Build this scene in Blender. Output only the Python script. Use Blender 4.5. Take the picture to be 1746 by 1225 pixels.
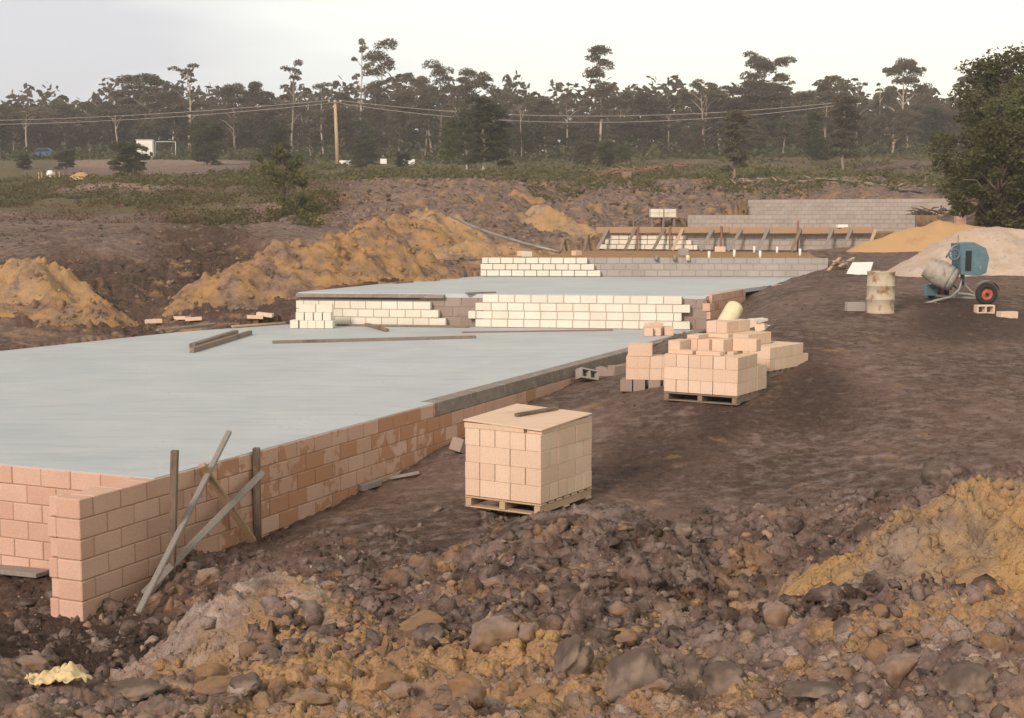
import bpy, math, random
import numpy as np
from mathutils import Vector, Matrix, Euler

for o in list(bpy.data.objects):
    bpy.data.objects.remove(o)
scene = bpy.context.scene
C = scene.collection
R = math.radians

# ------------------------------------------------------------------ camera
F = 2350.0; CX = 873.0; CY = 612.5; HC = 2.65; HOR = 373.0
TH = math.atan((CY - HOR) / F)
cam = bpy.data.cameras.new('camera'); camo = bpy.data.objects.new('camera', cam); C.objects.link(camo)
camo.location = (0, 0, HC); camo.rotation_euler = (R(90) - TH, 0, 0)
cam.sensor_width = 36; cam.lens = F / 1746 * 36; cam.clip_start = .05; cam.clip_end = 6000
scene.camera = camo

# ------------------------------------------------------------------ light
SUN_EL, SUN_AZ = R(28), R(-152)            # azimuth from +Y, clockwise: behind the camera, to its left
world = bpy.data.worlds.new('World'); scene.world = world; world.use_nodes = True
nt = world.node_tree; nt.nodes.clear()
def wn(t): return nt.nodes.new(t)
out = wn('ShaderNodeOutputWorld'); bg = wn('ShaderNodeBackground'); bg.inputs[1].default_value = .1
sky = wn('ShaderNodeTexSky'); sky.sky_type = 'NISHITA'; sky.sun_disc = False
sky.sun_elevation = SUN_EL; sky.sun_rotation = SUN_AZ; sky.dust_density = 3; sky.air_density = 1.0
tc = wn('ShaderNodeTexCoord'); mp = wn('ShaderNodeMapping'); mp.inputs['Scale'].default_value = (1.6, 1.6, 7)
nz = wn('ShaderNodeTexNoise'); nz.inputs['Scale'].default_value = 1.6; nz.inputs['Detail'].default_value = 5; nz.inputs['Roughness'].default_value = .45
nt.links.new(tc.outputs['Generated'], mp.inputs[0]); nt.links.new(mp.outputs[0], nz.inputs[0])
sx = wn('ShaderNodeSeparateXYZ'); nt.links.new(tc.outputs['Generated'], sx.inputs[0])
# cloud deck: thin and grey-blue towards -X, bright cream towards +X
ma = wn('ShaderNodeMath'); ma.operation = 'MULTIPLY_ADD'; ma.inputs[1].default_value = 1.7; ma.inputs[2].default_value = .38
nt.links.new(sx.outputs[0], ma.inputs[0])
mb = wn('ShaderNodeMath'); mb.operation = 'MULTIPLY_ADD'; mb.inputs[1].default_value = .9; nt.links.new(nz.outputs[0], mb.inputs[0]); nt.links.new(ma.outputs[0], mb.inputs[2])
mh = wn('ShaderNodeMath'); mh.operation = 'MULTIPLY_ADD'; mh.inputs[1].default_value = .55; nt.links.new(sx.outputs[2], mh.inputs[0]); nt.links.new(mb.outputs[0], mh.inputs[2])
cr = wn('ShaderNodeValToRGB'); nt.links.new(mh.outputs[0], cr.inputs[0])
CLOUD_L = (6.0, 6.0, 6.25, 1); CLOUD_M = (8.4, 8.5, 8.0, 1); CLOUD_R = (10.2, 9.9, 8.3, 1)
e = cr.color_ramp.elements; e[0].position = .45; e[0].color = tuple(c / 12 for c in CLOUD_L[:3]) + (1,)
e[1].position = 1.15 if False else 1.0; e[1].color = tuple(c / 12 for c in CLOUD_R[:3]) + (1,)
m_ = cr.color_ramp.elements.new(.72); m_.color = tuple(c / 12 for c in CLOUD_M[:3]) + (1,)
vm = wn('ShaderNodeVectorMath'); vm.operation = 'SCALE'; zr_ = wn('ShaderNodeMapRange'); zr_.inputs[1].default_value = .28; zr_.inputs[2].default_value = .85; zr_.inputs[3].default_value = 12.6; zr_.inputs[4].default_value = 4.2; nt.links.new(sx.outputs[2], zr_.inputs[0]); nt.links.new(zr_.outputs[0], vm.inputs['Scale']); nt.links.new(cr.outputs[0], vm.inputs[0])  # unseen sky overhead dimmed on purpose: less ambient, more directional light
mx = wn('ShaderNodeMix'); mx.data_type = 'RGBA'; mx.inputs[0].default_value = .93
nt.links.new(sky.outputs[0], mx.inputs[6]); nt.links.new(vm.outputs[0], mx.inputs[7])
nt.links.new(mx.outputs[2], bg.inputs[0]); nt.links.new(bg.outputs[0], out.inputs[0])

sl = bpy.data.lights.new('sun', 'SUN'); sl.energy = 2.5; sl.angle = R(10); sl.color = (1, .83, .70)
so = bpy.data.objects.new('sun', sl); C.objects.link(so)
sd = Vector((math.sin(SUN_AZ) * math.cos(SUN_EL), math.cos(SUN_AZ) * math.cos(SUN_EL), math.sin(SUN_EL)))
so.rotation_euler = sd.to_track_quat('Z', 'Y').to_euler(); so.location = (0, 0, 30)
vs = scene.view_settings; vs.view_transform = 'Standard'; vs.look = 'None'; vs.exposure = 0.40; vs.gamma = 1; vs.use_curve_mapping = False

# ------------------------------------------------------------------ pixel helpers (photo pixels, 1746 x 1225)
CT, ST = math.cos(TH), math.sin(TH)
def ray(px, py):
    a, b = px - CX, CY - py
    return Vector((a, F * CT + b * ST, b * CT - F * ST))
def P(px, py, z=0.0):
    d = ray(px, py); t = (z - HC) / d.z
    return Vector((d.x * t, d.y * t, z))
def W(px, py, Y):
    d = ray(px, py); t = Y / d.y
    return Vector((d.x * t, Y, HC + d.z * t))

# ------------------------------------------------------------------ numpy noise
def _h(ix, iy, s):
    n = (ix.astype(np.int64) * 374761393 + iy.astype(np.int64) * 668265263 + s * 144665) & 0xffffffff
    n = ((n ^ (n >> 13)) * 1274126177) & 0xffffffff
    n = (n ^ (n >> 16)) & 0xffffffff
    return n / 4294967295.0
def vnoise(x, y, s=0):
    ix, iy = np.floor(x), np.floor(y); fx, fy = x - ix, y - iy
    g = []
    for dx in (0, 1):
        for dy in (0, 1):
            a = _h(ix + dx, iy + dy, s) * 2 * math.pi
            g.append(np.cos(a) * (fx - dx) + np.sin(a) * (fy - dy))
    ux = fx**3 * (fx * (fx * 6 - 15) + 10); uy = fy**3 * (fy * (fy * 6 - 15) + 10)
    return (g[0] * (1 - uy) + g[1] * uy) * (1 - ux) + (g[2] * (1 - uy) + g[3] * uy) * ux
def fbm(x, y, s=0, o=5, g=.5, bil=False):
    r = 0; a = 1; f = 1
    for k in range(o):
        n = vnoise(x * f + k * 17.3, y * f - k * 9.1, s + k)
        r = r + a * (np.abs(n) * 2 - .45 if bil else n); a *= g; f *= 2.03
    return r
def cells(x, y, s=0):
    ix, iy = np.floor(x), np.floor(y); best = np.full(x.shape, 9.0)
    for dx in (-1, 0, 1):
        for dy in (-1, 0, 1):
            jx, jy = ix + dx, iy + dy
            px_, py_ = jx + _h(jx, jy, s), jy + _h(jx, jy, s + 7)
            best = np.minimum(best, (px_ - x)**2 + (py_ - y)**2)
    return np.sqrt(best)

# ------------------------------------------------------------------ terrain control table: (px column, distance Y, height z, kind)
# kind -> (roughness amplitude, ochre, grass, pale)
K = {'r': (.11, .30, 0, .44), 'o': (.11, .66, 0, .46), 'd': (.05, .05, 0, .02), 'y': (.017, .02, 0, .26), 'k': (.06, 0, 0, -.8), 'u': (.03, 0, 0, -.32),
     'q': (.24, .14, 0, -.12), 'c': (.15, .13, 0, .34), 'g': (.10, .08, .75, .15), 'b': (.05, .10, .10, .40), 'm': (.32, .30, .02, .42), 't': (.05, .35, .1, .6), 'w': (.12, .1, .45, .2),
     'p': (.02, .45, 0, .35), 'f': (.05, .0, .35, .1)}
TB = []
def col(px, *pts):
    for (Y, z, k) in pts: TB.append((px, Y, z) + K[k])
for px in (-700, 873, 2400):
    col(px, (2.5, .95, 'o'), (4.5, .85, 'o'))
col(-700, (8, .3, 'r'), (14, -.6, 'd'), (30, .4, 'b'), (60, 2.4, 'b'), (110, 5.5, 'g'), (190, 9.5, 'f'), (400, 12, 'f'))
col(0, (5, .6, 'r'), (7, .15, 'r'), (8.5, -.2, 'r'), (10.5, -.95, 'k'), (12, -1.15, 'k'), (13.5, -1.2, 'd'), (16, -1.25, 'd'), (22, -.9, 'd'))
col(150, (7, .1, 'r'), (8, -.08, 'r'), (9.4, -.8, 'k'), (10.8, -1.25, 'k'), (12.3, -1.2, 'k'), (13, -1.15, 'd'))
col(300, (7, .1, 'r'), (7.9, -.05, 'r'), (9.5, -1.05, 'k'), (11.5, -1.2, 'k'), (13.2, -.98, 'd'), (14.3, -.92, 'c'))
col(440, (6.5, .25, 'o'), (7.5, .05, 'o'), (8.6, -.06, 'o'), (9.7, -.0, 'o'), (11, -.8, 'd'), (13, -.82, 'c'), (14.8, -.98, 'd'), (15.9, -1.03, 'd'))
col(600, (6.5, .3, 'o'), (7.3, .1, 'o'), (8.3, .05, 'o'), (8.9, .0, 'o'), (10.2, -.6, 'c'), (11.5, -.52, 'c'), (13.5, -.76, 'd'), (16, -.85, 'y'), (17.6, -.95, 'd'))
col(780, (6.5, .35, 'o'), (7.6, .12, 'o'), (8.8, .12, 'r'), (10, -.25, 'c'), (11, -.3, 'c'), (12.5, -.5, 'c'), (14, -.72, 'y'), (17, -.75, 'y'), (20.5, -.62, 'y'))
col(1000, (6, .45, 'o'), (7, .22, 'o'), (8.2, .12, 'r'), (9, .1, 'c'), (10.5, -.1, 'c'), (11.8, -.12, 'c'), (13, -.1, 'c'), (14.2, -.61, 'd'), (16, -.6, 'y'), (20, -.42, 'y'), (25, -.28, 'y'))
col(1150, (7.5, .15, 'r'), (8.5, .02, 'r'), (9.5, -.15, 'c'), (10.6, -.22, 'c'), (12.2, -.22, 'c'), (13.6, -.6, 'd'), (16, -.6, 'y'), (20, -.18, 'y'), (26, .05, 'y'), (31, .2, 'y'))
col(1300, (6.5, .38, 'r'), (7.5, .22, 'r'), (8.8, .12, 'r'), (9.7, -.35, 'c'), (11, -.48, 'c'), (12.4, -.4, 'c'), (13.8, -.28, 'c'), (15.3, -.62, 'y'), (18, -.42, 'y'), (22, .05, 'y'), (27, .5, 'y'), (34, .75, 'y'))
col(1500, (6.3, .45, 'r'), (7.6, .38, 'o'), (8.8, .25, 'r'), (10, -.15, 'c'), (11.8, -.28, 'c'), (14, -.25, 'c'), (15.5, -.45, 'y'), (18, -.25, 'y'), (23, .25, 'y'), (28.7, .68, 'y'), (36, 1.0, 'y'), (43, 1.2, 'y'))
col(1720, (6, .55, 'r'), (7.5, .55, 'o'), (8.6, .3, 'o'), (10.5, .1, 'c'), (13, -.02, 'c'), (15, -.3, 'c'), (17, -.2, 'y'), (23, .28, 'y'), (31, .68, 'y'), (36, 1.1, 'y'), (45, 1.5, 'y'), (60, 2.3, 'w'), (90, 4.5, 'g'), (170, 10.3, 'f'))
col(2400, (8, .6, 'c'), (14, .0, 'd'), (30, .8, 'y'), (60, 2.3, 'w'), (110, 6, 'g'), (190, 10, 'f'), (400, 12, 'f'))
# left side beyond the slab
col(0, (27.5, -.02, 'd'), (29.5, .2, 'p'), (32, .5, 'q'), (36, 1.2, 'q'), (42, 1.75, 'b'), (60, 2.5, 'b'), (80, 3.7, 'g'), (115, 6.0, 'g'), (150, 8.6, 'g'), (180, 10.2, 'f'), (260, 11, 'f'), (500, 12, 'f'))
col(200, (29.5, .0, 'p'), (32, .15, 'q'), (35, .2, 'q'), (38.5, 1.35, 'q'), (43, 1.8, 'b'), (60, 2.5, 'b'), (75, 3.4, 'g'), (90, 4.9, 't'), (115, 6.1, 'b'), (150, 8.7, 't'), (180, 10.3, 'f'), (500, 12, 'f'))
col(350, (33, .05, 'p'), (36, .3, 'q'), (40, .6, 'q'), (44, 1.85, 'q'), (60, 2.6, 'w'), (75, 3.5, 'g'), (115, 6.4, 'b'), (150, 8.8, 't'))
col(520, (35, .35, 'd'), (42, 1.2, 'm'), (50, 2.2, 'b'), (60, 2.8, 'm'), (80, 4.2, 'w'), (115, 6.6, 'w'), (150, 8.3, 'g'), (180, 10.3, 'f'))
col(700, (38, .8, 'd'), (46, 1.2, 'm'), (55, 2.2, 'm'), (65, 3.3, 'm'), (80, 4.5, 'm'), (100, 5.6, 'g'), (135, 7.4, 'g'), (170, 9.8, 'g'), (190, 10.8, 'f'), (500, 12, 'f'))
col(860, (45, 1.0, 'p'), (50, 1.3, 'm'), (58, 2.2, 'm'), (68, 3.2, 'm'), (80, 4.3, 'm'), (100, 5.6, 'w'), (140, 7.6, 'g'), (180, 10.2, 'g'))
col(1010, (50, 1.3, 'p'), (60, 2.0, 'm'), (72, 3.0, 'm'), (85, 4.2, 'm'), (105, 5.7, 'g'), (140, 7.8, 'g'), (180, 10.4, 'g'), (500, 12.5, 'f'))
col(1200, (60, 2.0, 'p'), (75, 3.0, 'm'), (88, 4.5, 'm'), (110, 6.0, 'g'), (145, 8.3, 'w'), (180, 10.6, 'g'))
col(1450, (56, 1.8, 'p'), (66, 2.4, 'p'), (82, 3.9, 'm'), (90, 4.7, 'm'), (115, 6.2, 'w'), (145, 8.6, 'w'), (180, 10.6, 'g'), (500, 12.5, 'f'))
col(1100, (27.8, -.24, 'y')); col(1190, (32, -.16, 'y')); col(1213, (32.9, -.04, 'y')); col(1240, (33.9, .10, 'y')); col(1268, (35.8, .5, 'y')); col(1310, (36, .76, 'y'))
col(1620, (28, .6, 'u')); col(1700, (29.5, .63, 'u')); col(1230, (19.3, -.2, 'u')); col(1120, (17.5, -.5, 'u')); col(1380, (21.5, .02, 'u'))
TB = np.array(TB, float)
def uv(x, y):
    Yc = np.clip(y, 2.5, 500.0)
    u = np.clip(x / np.maximum(y, 2.5) if True else 0, -.72, .72)
    return u * 2.6, np.log(Yc)
TU, TV = (TB[:, 0] - CX) / F * 2.6, np.log(TB[:, 1])
def _phi(d2): return d2 * np.log(d2 + 1e-9) * .5
_n = len(TB)
_A = _phi((TU[:, None] - TU[None])**2 + (TV[:, None] - TV[None])**2) + np.eye(_n) * .004
_M = np.zeros((_n + 3, _n + 3)); _M[:_n, :_n] = _A
_M[:_n, _n] = 1; _M[:_n, _n + 1] = TU; _M[:_n, _n + 2] = TV; _M[_n:, :_n] = _M[:_n, _n:].T
_w = np.linalg.solve(_M, np.concatenate([TB[:, 2], [0, 0, 0]]))
def interp(x, y):
    x = np.atleast_1d(np.asarray(x, float)); y = np.atleast_1d(np.asarray(y, float))
    sh = x.shape; x = x.ravel(); y = y.ravel(); U, V = uv(x, y)
    Z = np.empty(len(x)); A = np.empty((len(x), 4))
    for i in range(0, len(x), 40000):
        s = slice(i, i + 40000)
        d2 = (U[s, None] - TU[None])**2 + (V[s, None] - TV[None])**2
        Z[s] = _phi(d2) @ _w[:_n] + _w[_n] + _w[_n + 1] * U[s] + _w[_n + 2] * V[s]
        w = 1 / (d2 + .0015)**2; w /= w.sum(1)[:, None]
        A[s] = w @ TB[:, 3:7]
    return Z.reshape(sh), A.reshape(sh + (4,))

# ------------------------------------------------------------------ main plan points
A0 = P(134, 852); B0 = P(1207, 563)
dv = (B0 - A0).normalized(); nv = Vector((-dv.y, dv.x, 0))       # along the long wall; to its left
WT = .29
S_RET = (P(246, 815) - A0).dot(dv)
S_END = (B0 - A0).length
S_BEAM = (P(740, 688) - A0).dot(dv)
SL1 = [A0 + dv * S_RET + nv * .012, B0 + nv * .012, P(490, 553), P(300, 567.5), P(18, 597.5), P(18, 597.5) + (P(18, 597.5) - P(300, 567.5)).normalized() * 6]
SL1.append(A0 + dv * S_RET + nv * ((SL1[5] - A0).dot(nv)))
E2 = P(508, 554); F2 = P(1205, 563)
d2v = (F2 - E2).normalized(); n2v = Vector((-d2v.y, d2v.x, 0))
Z2 = .80
W3a = P(820, 472, Z2); W3b = P(1412, 474, Z2)
SL2 = [E2 + n2v * .05 + Vector((0, 0, Z2)), F2 + n2v * .05 + Vector((0, 0, Z2)), P(1265, 494, Z2), P(1400, 476.5, Z2), W3b, W3a, P(720, 478, Z2)]
Z3 = 1.40
W4a = P(1022, 425, Z3); W4b = P(1490, 429, Z3)
PAD3 = [W3a + Vector((.2, .15, 0)), W3b + Vector((0, .15, 0)), W3b + Vector((1.0, 8, 0)), W4b, W4a, W3a + Vector((1.5, 6, 0))]
def back(a, b, d=.9): return [b + Vector((0, d, 0)), a + Vector((0, d, 0))]
W5a = W(1172, 388, 68); W5b = W(1560, 390, 62); W5a.z = W5b.z = 2.12
W6a = W(1275, 367, 80); W6b = W(1640, 367, 74); W6a.z = W6b.z = 2.85
PAD4 = [W4a, W4b, W5b, W5a]; PAD5 = [W5a, W5b, W6b, W6a]
STRIPS = [([W6a, W6b] + back(W6a, W6b, 1.2), 2.8), ([W5a, W5b] + back(W5a, W5b, 1.0), 2.08), ([W4a, W4b] + back(W4a, W4b, .85), Z3 - .04), ([W3a, W3b] + back(W3a, W3b, .7), Z2 - .12), ([E2, F2] + back(E2, F2, .55), -.12)]
def inside(poly, x, y):
    r = np.zeros(x.shape, bool); n = len(poly)
    for i in range(n):
        x1, y1, x2, y2 = poly[i][0], poly[i][1], poly[(i + 1) % n][0], poly[(i + 1) % n][1]
        if y1 == y2: continue
        c = ((y1 > y) != (y2 > y)) & (x < (x2 - x1) * (y - y1) / (y2 - y1) + x1)
        r ^= c
    return r
def terr(x, y, detail=True):
    x = np.atleast_1d(np.asarray(x, float)); y = np.atleast_1d(np.asarray(y, float))
    z, a = interp(x, y); amp = a[..., 0]
    if detail:
        near = np.clip((60 - y) / 45, 0, 1)
        lump = fbm(x * 1.1, y * 1.1, 3, 4, .55)
        fine = fbm(x * 4.5, y * 4.5, 11, 4, .6, True)
        c1 = .55 - cells(x * 3.1, y * 3.1, 5); c2 = .55 - cells(x * 8.5, y * 8.5, 9)
        big = fbm(x * .22, y * .22, 23, 3, .5)
        z = z + amp * (1.2 * lump + near * (.55 * fine + .75 * c1 + .16 * c2) + (1 - near) * 2.2 * big)
        z = z + .03 * fbm(x * .5, y * .5, 41, 3) + .004 * fine * near
    for poly, lv, mode in ((SL1, -.12, 0), (SL2, Z2 - .12, 0), (PAD3, Z3 - .04, 1), (PAD4, 2.08, 1), (PAD5, 2.8, 1)):
        m = inside(poly, x, y)
        if mode == 0: z = np.where(m, np.minimum(z, lv), z)
        else: z = np.where(m, lv + (z - lv) * .06 * 0 + .02 * fbm(x * 2, y * 2, 3, 3), z)
    for poly, lv in STRIPS: z = np.where(inside(poly, x, y), np.minimum(z, lv), z)
    # ground just outside the long wall and the return wall stays below the slab
    sx_ = (x - A0.x) * dv.x + (y - A0.y) * dv.y; tx_ = (x - A0.x) * nv.x + (y - A0.y) * nv.y
    m = (tx_ > -.0) & (tx_ < 12) & (sx_ > -3) & (sx_ < S_RET + .3)
    z = np.where(m, np.minimum(z, -1.02 + .05 * fbm(x * 2, y * 2, 3, 3)), z)
    return z, a
def gz(x, y): return float(terr(np.array([x]), np.array([y]))[0][0])
_YS = np.exp(np.linspace(math.log(4.0), math.log(400), 900))
def hit(px, py, dz=0.0):
    d = ray(px, py); t = _YS / d.y
    z = terr(d.x * t, _YS)[0]
    i = int(np.argmax(HC + d.z * t <= z))
    return Vector((d.x * t[i], _YS[i], float(z[i]) + dz))

# ------------------------------------------------------------------ materials
def mat(name):
    m = bpy.data.materials.new(name); m.use_nodes = True
    t = m.node_tree; b = t.nodes['Principled BSDF']
    return m, t, b
def N(t, ty, **kw):
    n = t.nodes.new(ty)
    for k, v in kw.items():
        if k in n.inputs: n.inputs[k].default_value = v
        else: setattr(n, k, v)
    return n
def L(t, a, b): t.links.new(a, b)
def mixc(t, fac, a, b, blend='MIX'):
    n = t.nodes.new('ShaderNodeMix'); n.data_type = 'RGBA'; n.blend_type = blend
    if isinstance(fac, (int, float)): n.inputs[0].default_value = fac
    else: L(t, fac, n.inputs[0])
    for s, v in ((6, a), (7, b)):
        if isinstance(v, tuple): n.inputs[s].default_value = tuple(v[:3]) + (1,)
        else: L(t, v, n.inputs[s])
    return n.outputs[2]
def ramp(t, src, p0, p1, a=0.0, b=1.0):
    n = t.nodes.new('ShaderNodeMapRange'); n.inputs[1].default_value = p0; n.inputs[2].default_value = p1
    n.inputs[3].default_value = a; n.inputs[4].default_value = b; L(t, src, n.inputs[0]); return n.outputs[0]
def noise(t, scale, detail=4, rough=.55, stretch=None, coord='Object', dist=0):
    c = t.nodes.new('ShaderNodeTexCoord'); o = c.outputs[coord]
    if stretch:
        mpn = t.nodes.new('ShaderNodeMapping'); mpn.inputs['Scale'].default_value = stretch; L(t, o, mpn.inputs[0]); o = mpn.outputs[0]
    n = N(t, 'ShaderNodeTexNoise', Scale=scale, Detail=detail, Roughness=rough, Distortion=dist); L(t, o, n.inputs[0]); return n.outputs[0]
def bump(t, b, h, strength, dist=.02):
    n = N(t, 'ShaderNodeBump', Strength=strength, Distance=dist); L(t, h, n.inputs['Height']); L(t, n.outputs[0], b.inputs['Normal'])
def mathn(t, op, a, b=None):
    n = t.nodes.new('ShaderNodeMath'); n.operation = op
    for i, v in enumerate((a, b)):
        if v is None: continue
        if isinstance(v, (int, float)): n.inputs[i].default_value = v
        else: L(t, v, n.inputs[i])
    return n.outputs[0]

def soil_mat(name, dark, mid, ochre, ochre2, pale, attr=True, of=.8, pf=.3, gf=0.0, bs=.6):
    m, t, b = mat(name)
    n1 = noise(t, 1.3, 6, .6); n2 = noise(t, 9, 5, .65); n3 = noise(t, 45, 3, .7); n4 = noise(t, 3.7, 5, .7)
    n0 = noise(t, .38, 5, .6); base = mixc(t, ramp(t, mathn(t, 'ADD', mathn(t, 'MULTIPLY', n2, .5), mathn(t, 'MULTIPLY', n0, .5)), .40, .58), dark, mid)
    if attr:
        an = N(t, 'ShaderNodeAttribute', attribute_name='soil'); s = t.nodes.new('ShaderNodeSeparateColor'); L(t, an.outputs['Color'], s.inputs[0])
        ro, gr, pa = s.outputs[0], s.outputs[1], s.outputs[2]
    else:
        v = t.nodes.new('ShaderNodeValue'); v.outputs[0].default_value = of; ro = v.outputs[0]
        v = t.nodes.new('ShaderNodeValue'); v.outputs[0].default_value = gf; gr = v.outputs[0]
        v = t.nodes.new('ShaderNodeValue'); v.outputs[0].default_value = pf; pa = v.outputs[0]
    def mask(w, n, soft=.09):
        thr = ramp(t, w, 0, 1, .72, .26)                    # weight -> noise threshold
        d = mathn(t, 'SUBTRACT', n, thr)
        return ramp(t, d, -soft, soft)
    oc = mixc(t, ramp(t, n3, .35, .65), ochre, ochre2)
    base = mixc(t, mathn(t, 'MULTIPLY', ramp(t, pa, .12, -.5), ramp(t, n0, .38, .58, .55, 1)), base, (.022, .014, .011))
    c = mixc(t, mask(pa, n4, .14), base, pale)
    c = mixc(t, mask(ro, n1), c, oc)
    gc = mixc(t, ramp(t, n2, .35, .65), (.085, .072, .036), (.17, .135, .072))
    c = mixc(t, mask(gr, mathn(t, 'ADD', mathn(t, 'MULTIPLY', n1, .5), mathn(t, 'MULTIPLY', n4, .5)), .06), c, gc)
    c = mixc(t, ramp(t, n3, .60, .72, 0, .5), c, pale)
    c = mixc(t, ramp(t, n3, .40, .28, 0, .5), c, dark)
    L(t, c, b.inputs['Base Color']); b.inputs['Roughness'].default_value = .95; b.inputs['Specular IOR Level'].default_value = .15
    hh = mathn(t, 'ADD', mathn(t, 'MULTIPLY', n2, .7), mathn(t, 'MULTIPLY', n3, .35))
    bump(t, b, hh, bs, .06)
    return m
M = {}
M['soil'] = soil_mat('soil', (.066, .040, .031), (.165, .107, .085), (.30, .165, .075), (.40, .26, .15), (.27, .205, .18))
M['clay'] = soil_mat('ochre_clay', (.10, .062, .042), (.20, .128, .085), (.40, .235, .11), (.50, .325, .18), (.38, .28, .21), attr=False, of=.58, pf=.45, bs=1.0)
M['spoil'] = soil_mat('mixed_spoil', (.08, .05, .038), (.17, .11, .08), (.36, .195, .085), (.46, .28, .13), (.30, .21, .16), attr=False, of=.50, pf=.48, bs=.9)
M['soilheap'] = soil_mat('brown_rubble', (.036, .024, .020), (.095, .062, .049), (.26, .145, .07), (.32, .19, .11), (.27, .205, .18), attr=False, of=.20, pf=.36)
M['tanclay'] = soil_mat('tan_clay_rubble', (.12, .08, .058), (.24, .17, .125), (.40, .235, .10), (.46, .30, .14), (.34, .26, .20), attr=False, of=.52, pf=.42, bs=1.0)
M['pinkclay'] = soil_mat('pinkish_clay', (.10, .064, .048), (.20, .135, .10), (.36, .20, .09), (.42, .27, .14), (.42, .33, .29), attr=False, of=.42, pf=.55, bs=1.0)
M['sand'] = soil_mat('yellow_sand', (.33, .20, .10), (.41, .255, .125), (.47, .29, .14), (.51, .33, .17), (.44, .31, .19), attr=False, of=.9, pf=.2, bs=.25)
M['gravel'] = soil_mat('pale_gravel', (.30, .22, .17), (.38, .29, .23), (.46, .33, .24), (.50, .38, .29), (.52, .42, .35), attr=False, of=.4, pf=.7, bs=.4)

def simple(name, c1, c2, scale=6, rough=.85, stretch=None, bs=.2, c3=None, detail=5, spec=.3, metal=0.0, s3=1.5, f3=(.55, .7)):
    m, t, b = mat(name)
    n = noise(t, scale, detail, .6, stretch); c = mixc(t, ramp(t, n, .3, .7), c1, c2)
    if c3:
        n2 = noise(t, s3, 4, .6); c = mixc(t, ramp(t, n2, *f3), c, c3)
    L(t, c, b.inputs['Base Color']); b.inputs['Roughness'].default_value = rough; b.inputs['Specular IOR Level'].default_value = spec; b.inputs['Metallic'].default_value = metal
    if bs: bump(t, b, n, bs, .01)
    return m
M['timber'] = simple('weathered_timber', (.16, .12, .09), (.30, .235, .18), 5, .85, (1, 14, 14), .4, (.12, .085, .06))
M['timber_tan'] = simple('tan_timber', (.30, .19, .12), (.42, .28, .185), 5, .85, (1, 12, 12), .3)
M['timber_red'] = simple('rusty_brown_timber', (.20, .11, .07), (.30, .175, .11), 5, .85, (1, 12, 12), .3)
M['timber_pale'] = simple('fresh_timber', (.42, .30, .19), (.55, .41, .27), 6, .8, (1, 14, 14), .3, (.36, .25, .16))
M['timber_grey'] = simple('grey_timber', (.20, .18, .165), (.34, .30, .275), 6, .85, (14, 14, 1), .3)
M['stake'] = simple('stake_timber', (.115, .085, .062), (.235, .175, .125), 7, .85, (14, 14, 1), .5, (.07, .05, .04))
M['ply'] = simple('plywood', (.64, .46, .33), (.72, .53, .395), 2.5, .7, (1, 6, 1), .05, (.56, .39, .28))
M['mortar'] = simple('mortar', (.34, .225, .155), (.42, .285, .205), 30, .95)
M['mortar_grey'] = simple('grey_mortar', (.32, .275, .245), (.38, .33, .30), 30, .95)
M['steel_grey'] = simple('grey_steel', (.23, .23, .22), (.33, .32, .30), 12, .5, None, .1, (.22, .13, .08), metal=.3)
M['mixer_blue'] = simple('blue_paint', (.085, .155, .19), (.12, .20, .235), 5, .5, None, .05, (.20, .20, .18), s3=5, f3=(.6, .72))
M['mixer_drum'] = simple('cement_crusted_steel', (.30, .275, .235), (.42, .385, .33), 9, .85, None, .3, (.21, .17, .13), s3=6)
M['tyre'] = simple('rubber', (.02, .02, .02), (.04, .037, .035), 30, .8)
M['rim'] = simple('orange_rim', (.40, .085, .04), (.48, .12, .06), 12, .5, None, 0, (.25, .1, .06), s3=20)
M['drum'] = simple('weathered_drum_paint', (.42, .345, .25), (.53, .45, .345), 5, .7, (1, 1, .5), .1, (.27, .15, .075), s3=4, f3=(.52, .64))
M['cream'] = simple('cream_plastic', (.66, .58, .36), (.74, .66, .44), 8, .5, None, .1, (.5, .4, .25))
M['white'] = simple('white_paint', (.78, .77, .74), (.84, .83, .80), 4, .6, None, .05)
M['pipe'] = simple('white_pipe', (.72, .70, .66), (.78, .76, .72), 8, .4, None, 0)
M['cloth'] = simple('yellow_cloth', (.66, .52, .29), (.74, .60, .37), 6, .9, None, .2, (.55, .40, .2))
M['blue'] = simple('blue_car_paint', (.05, .10, .20), (.06, .12, .23), 4, .4, None, 0)
M['glass'] = simple('dark_glass', (.02, .025, .03), (.03, .035, .04), 4, .1, None, 0)
M['wire'] = simple('aluminium_wire', (.36, .32, .30), (.42, .37, .34), 4, .5, None, 0)
M['bark'] = simple('gum_bark', (.20, .15, .115), (.36, .285, .23), 3, .9, (1, 1, .3), .3)
M['bark_pale'] = simple('pale_gum_bark', (.40, .32, .26), (.56, .46, .38), 3, .9, (1, 1, .3), .2, (.24, .17, .12))
M['bark_dark'] = simple('dark_bark', (.085, .06, .045), (.15, .11, .085), 3, .9, (1, 1, .3), .3)

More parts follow.
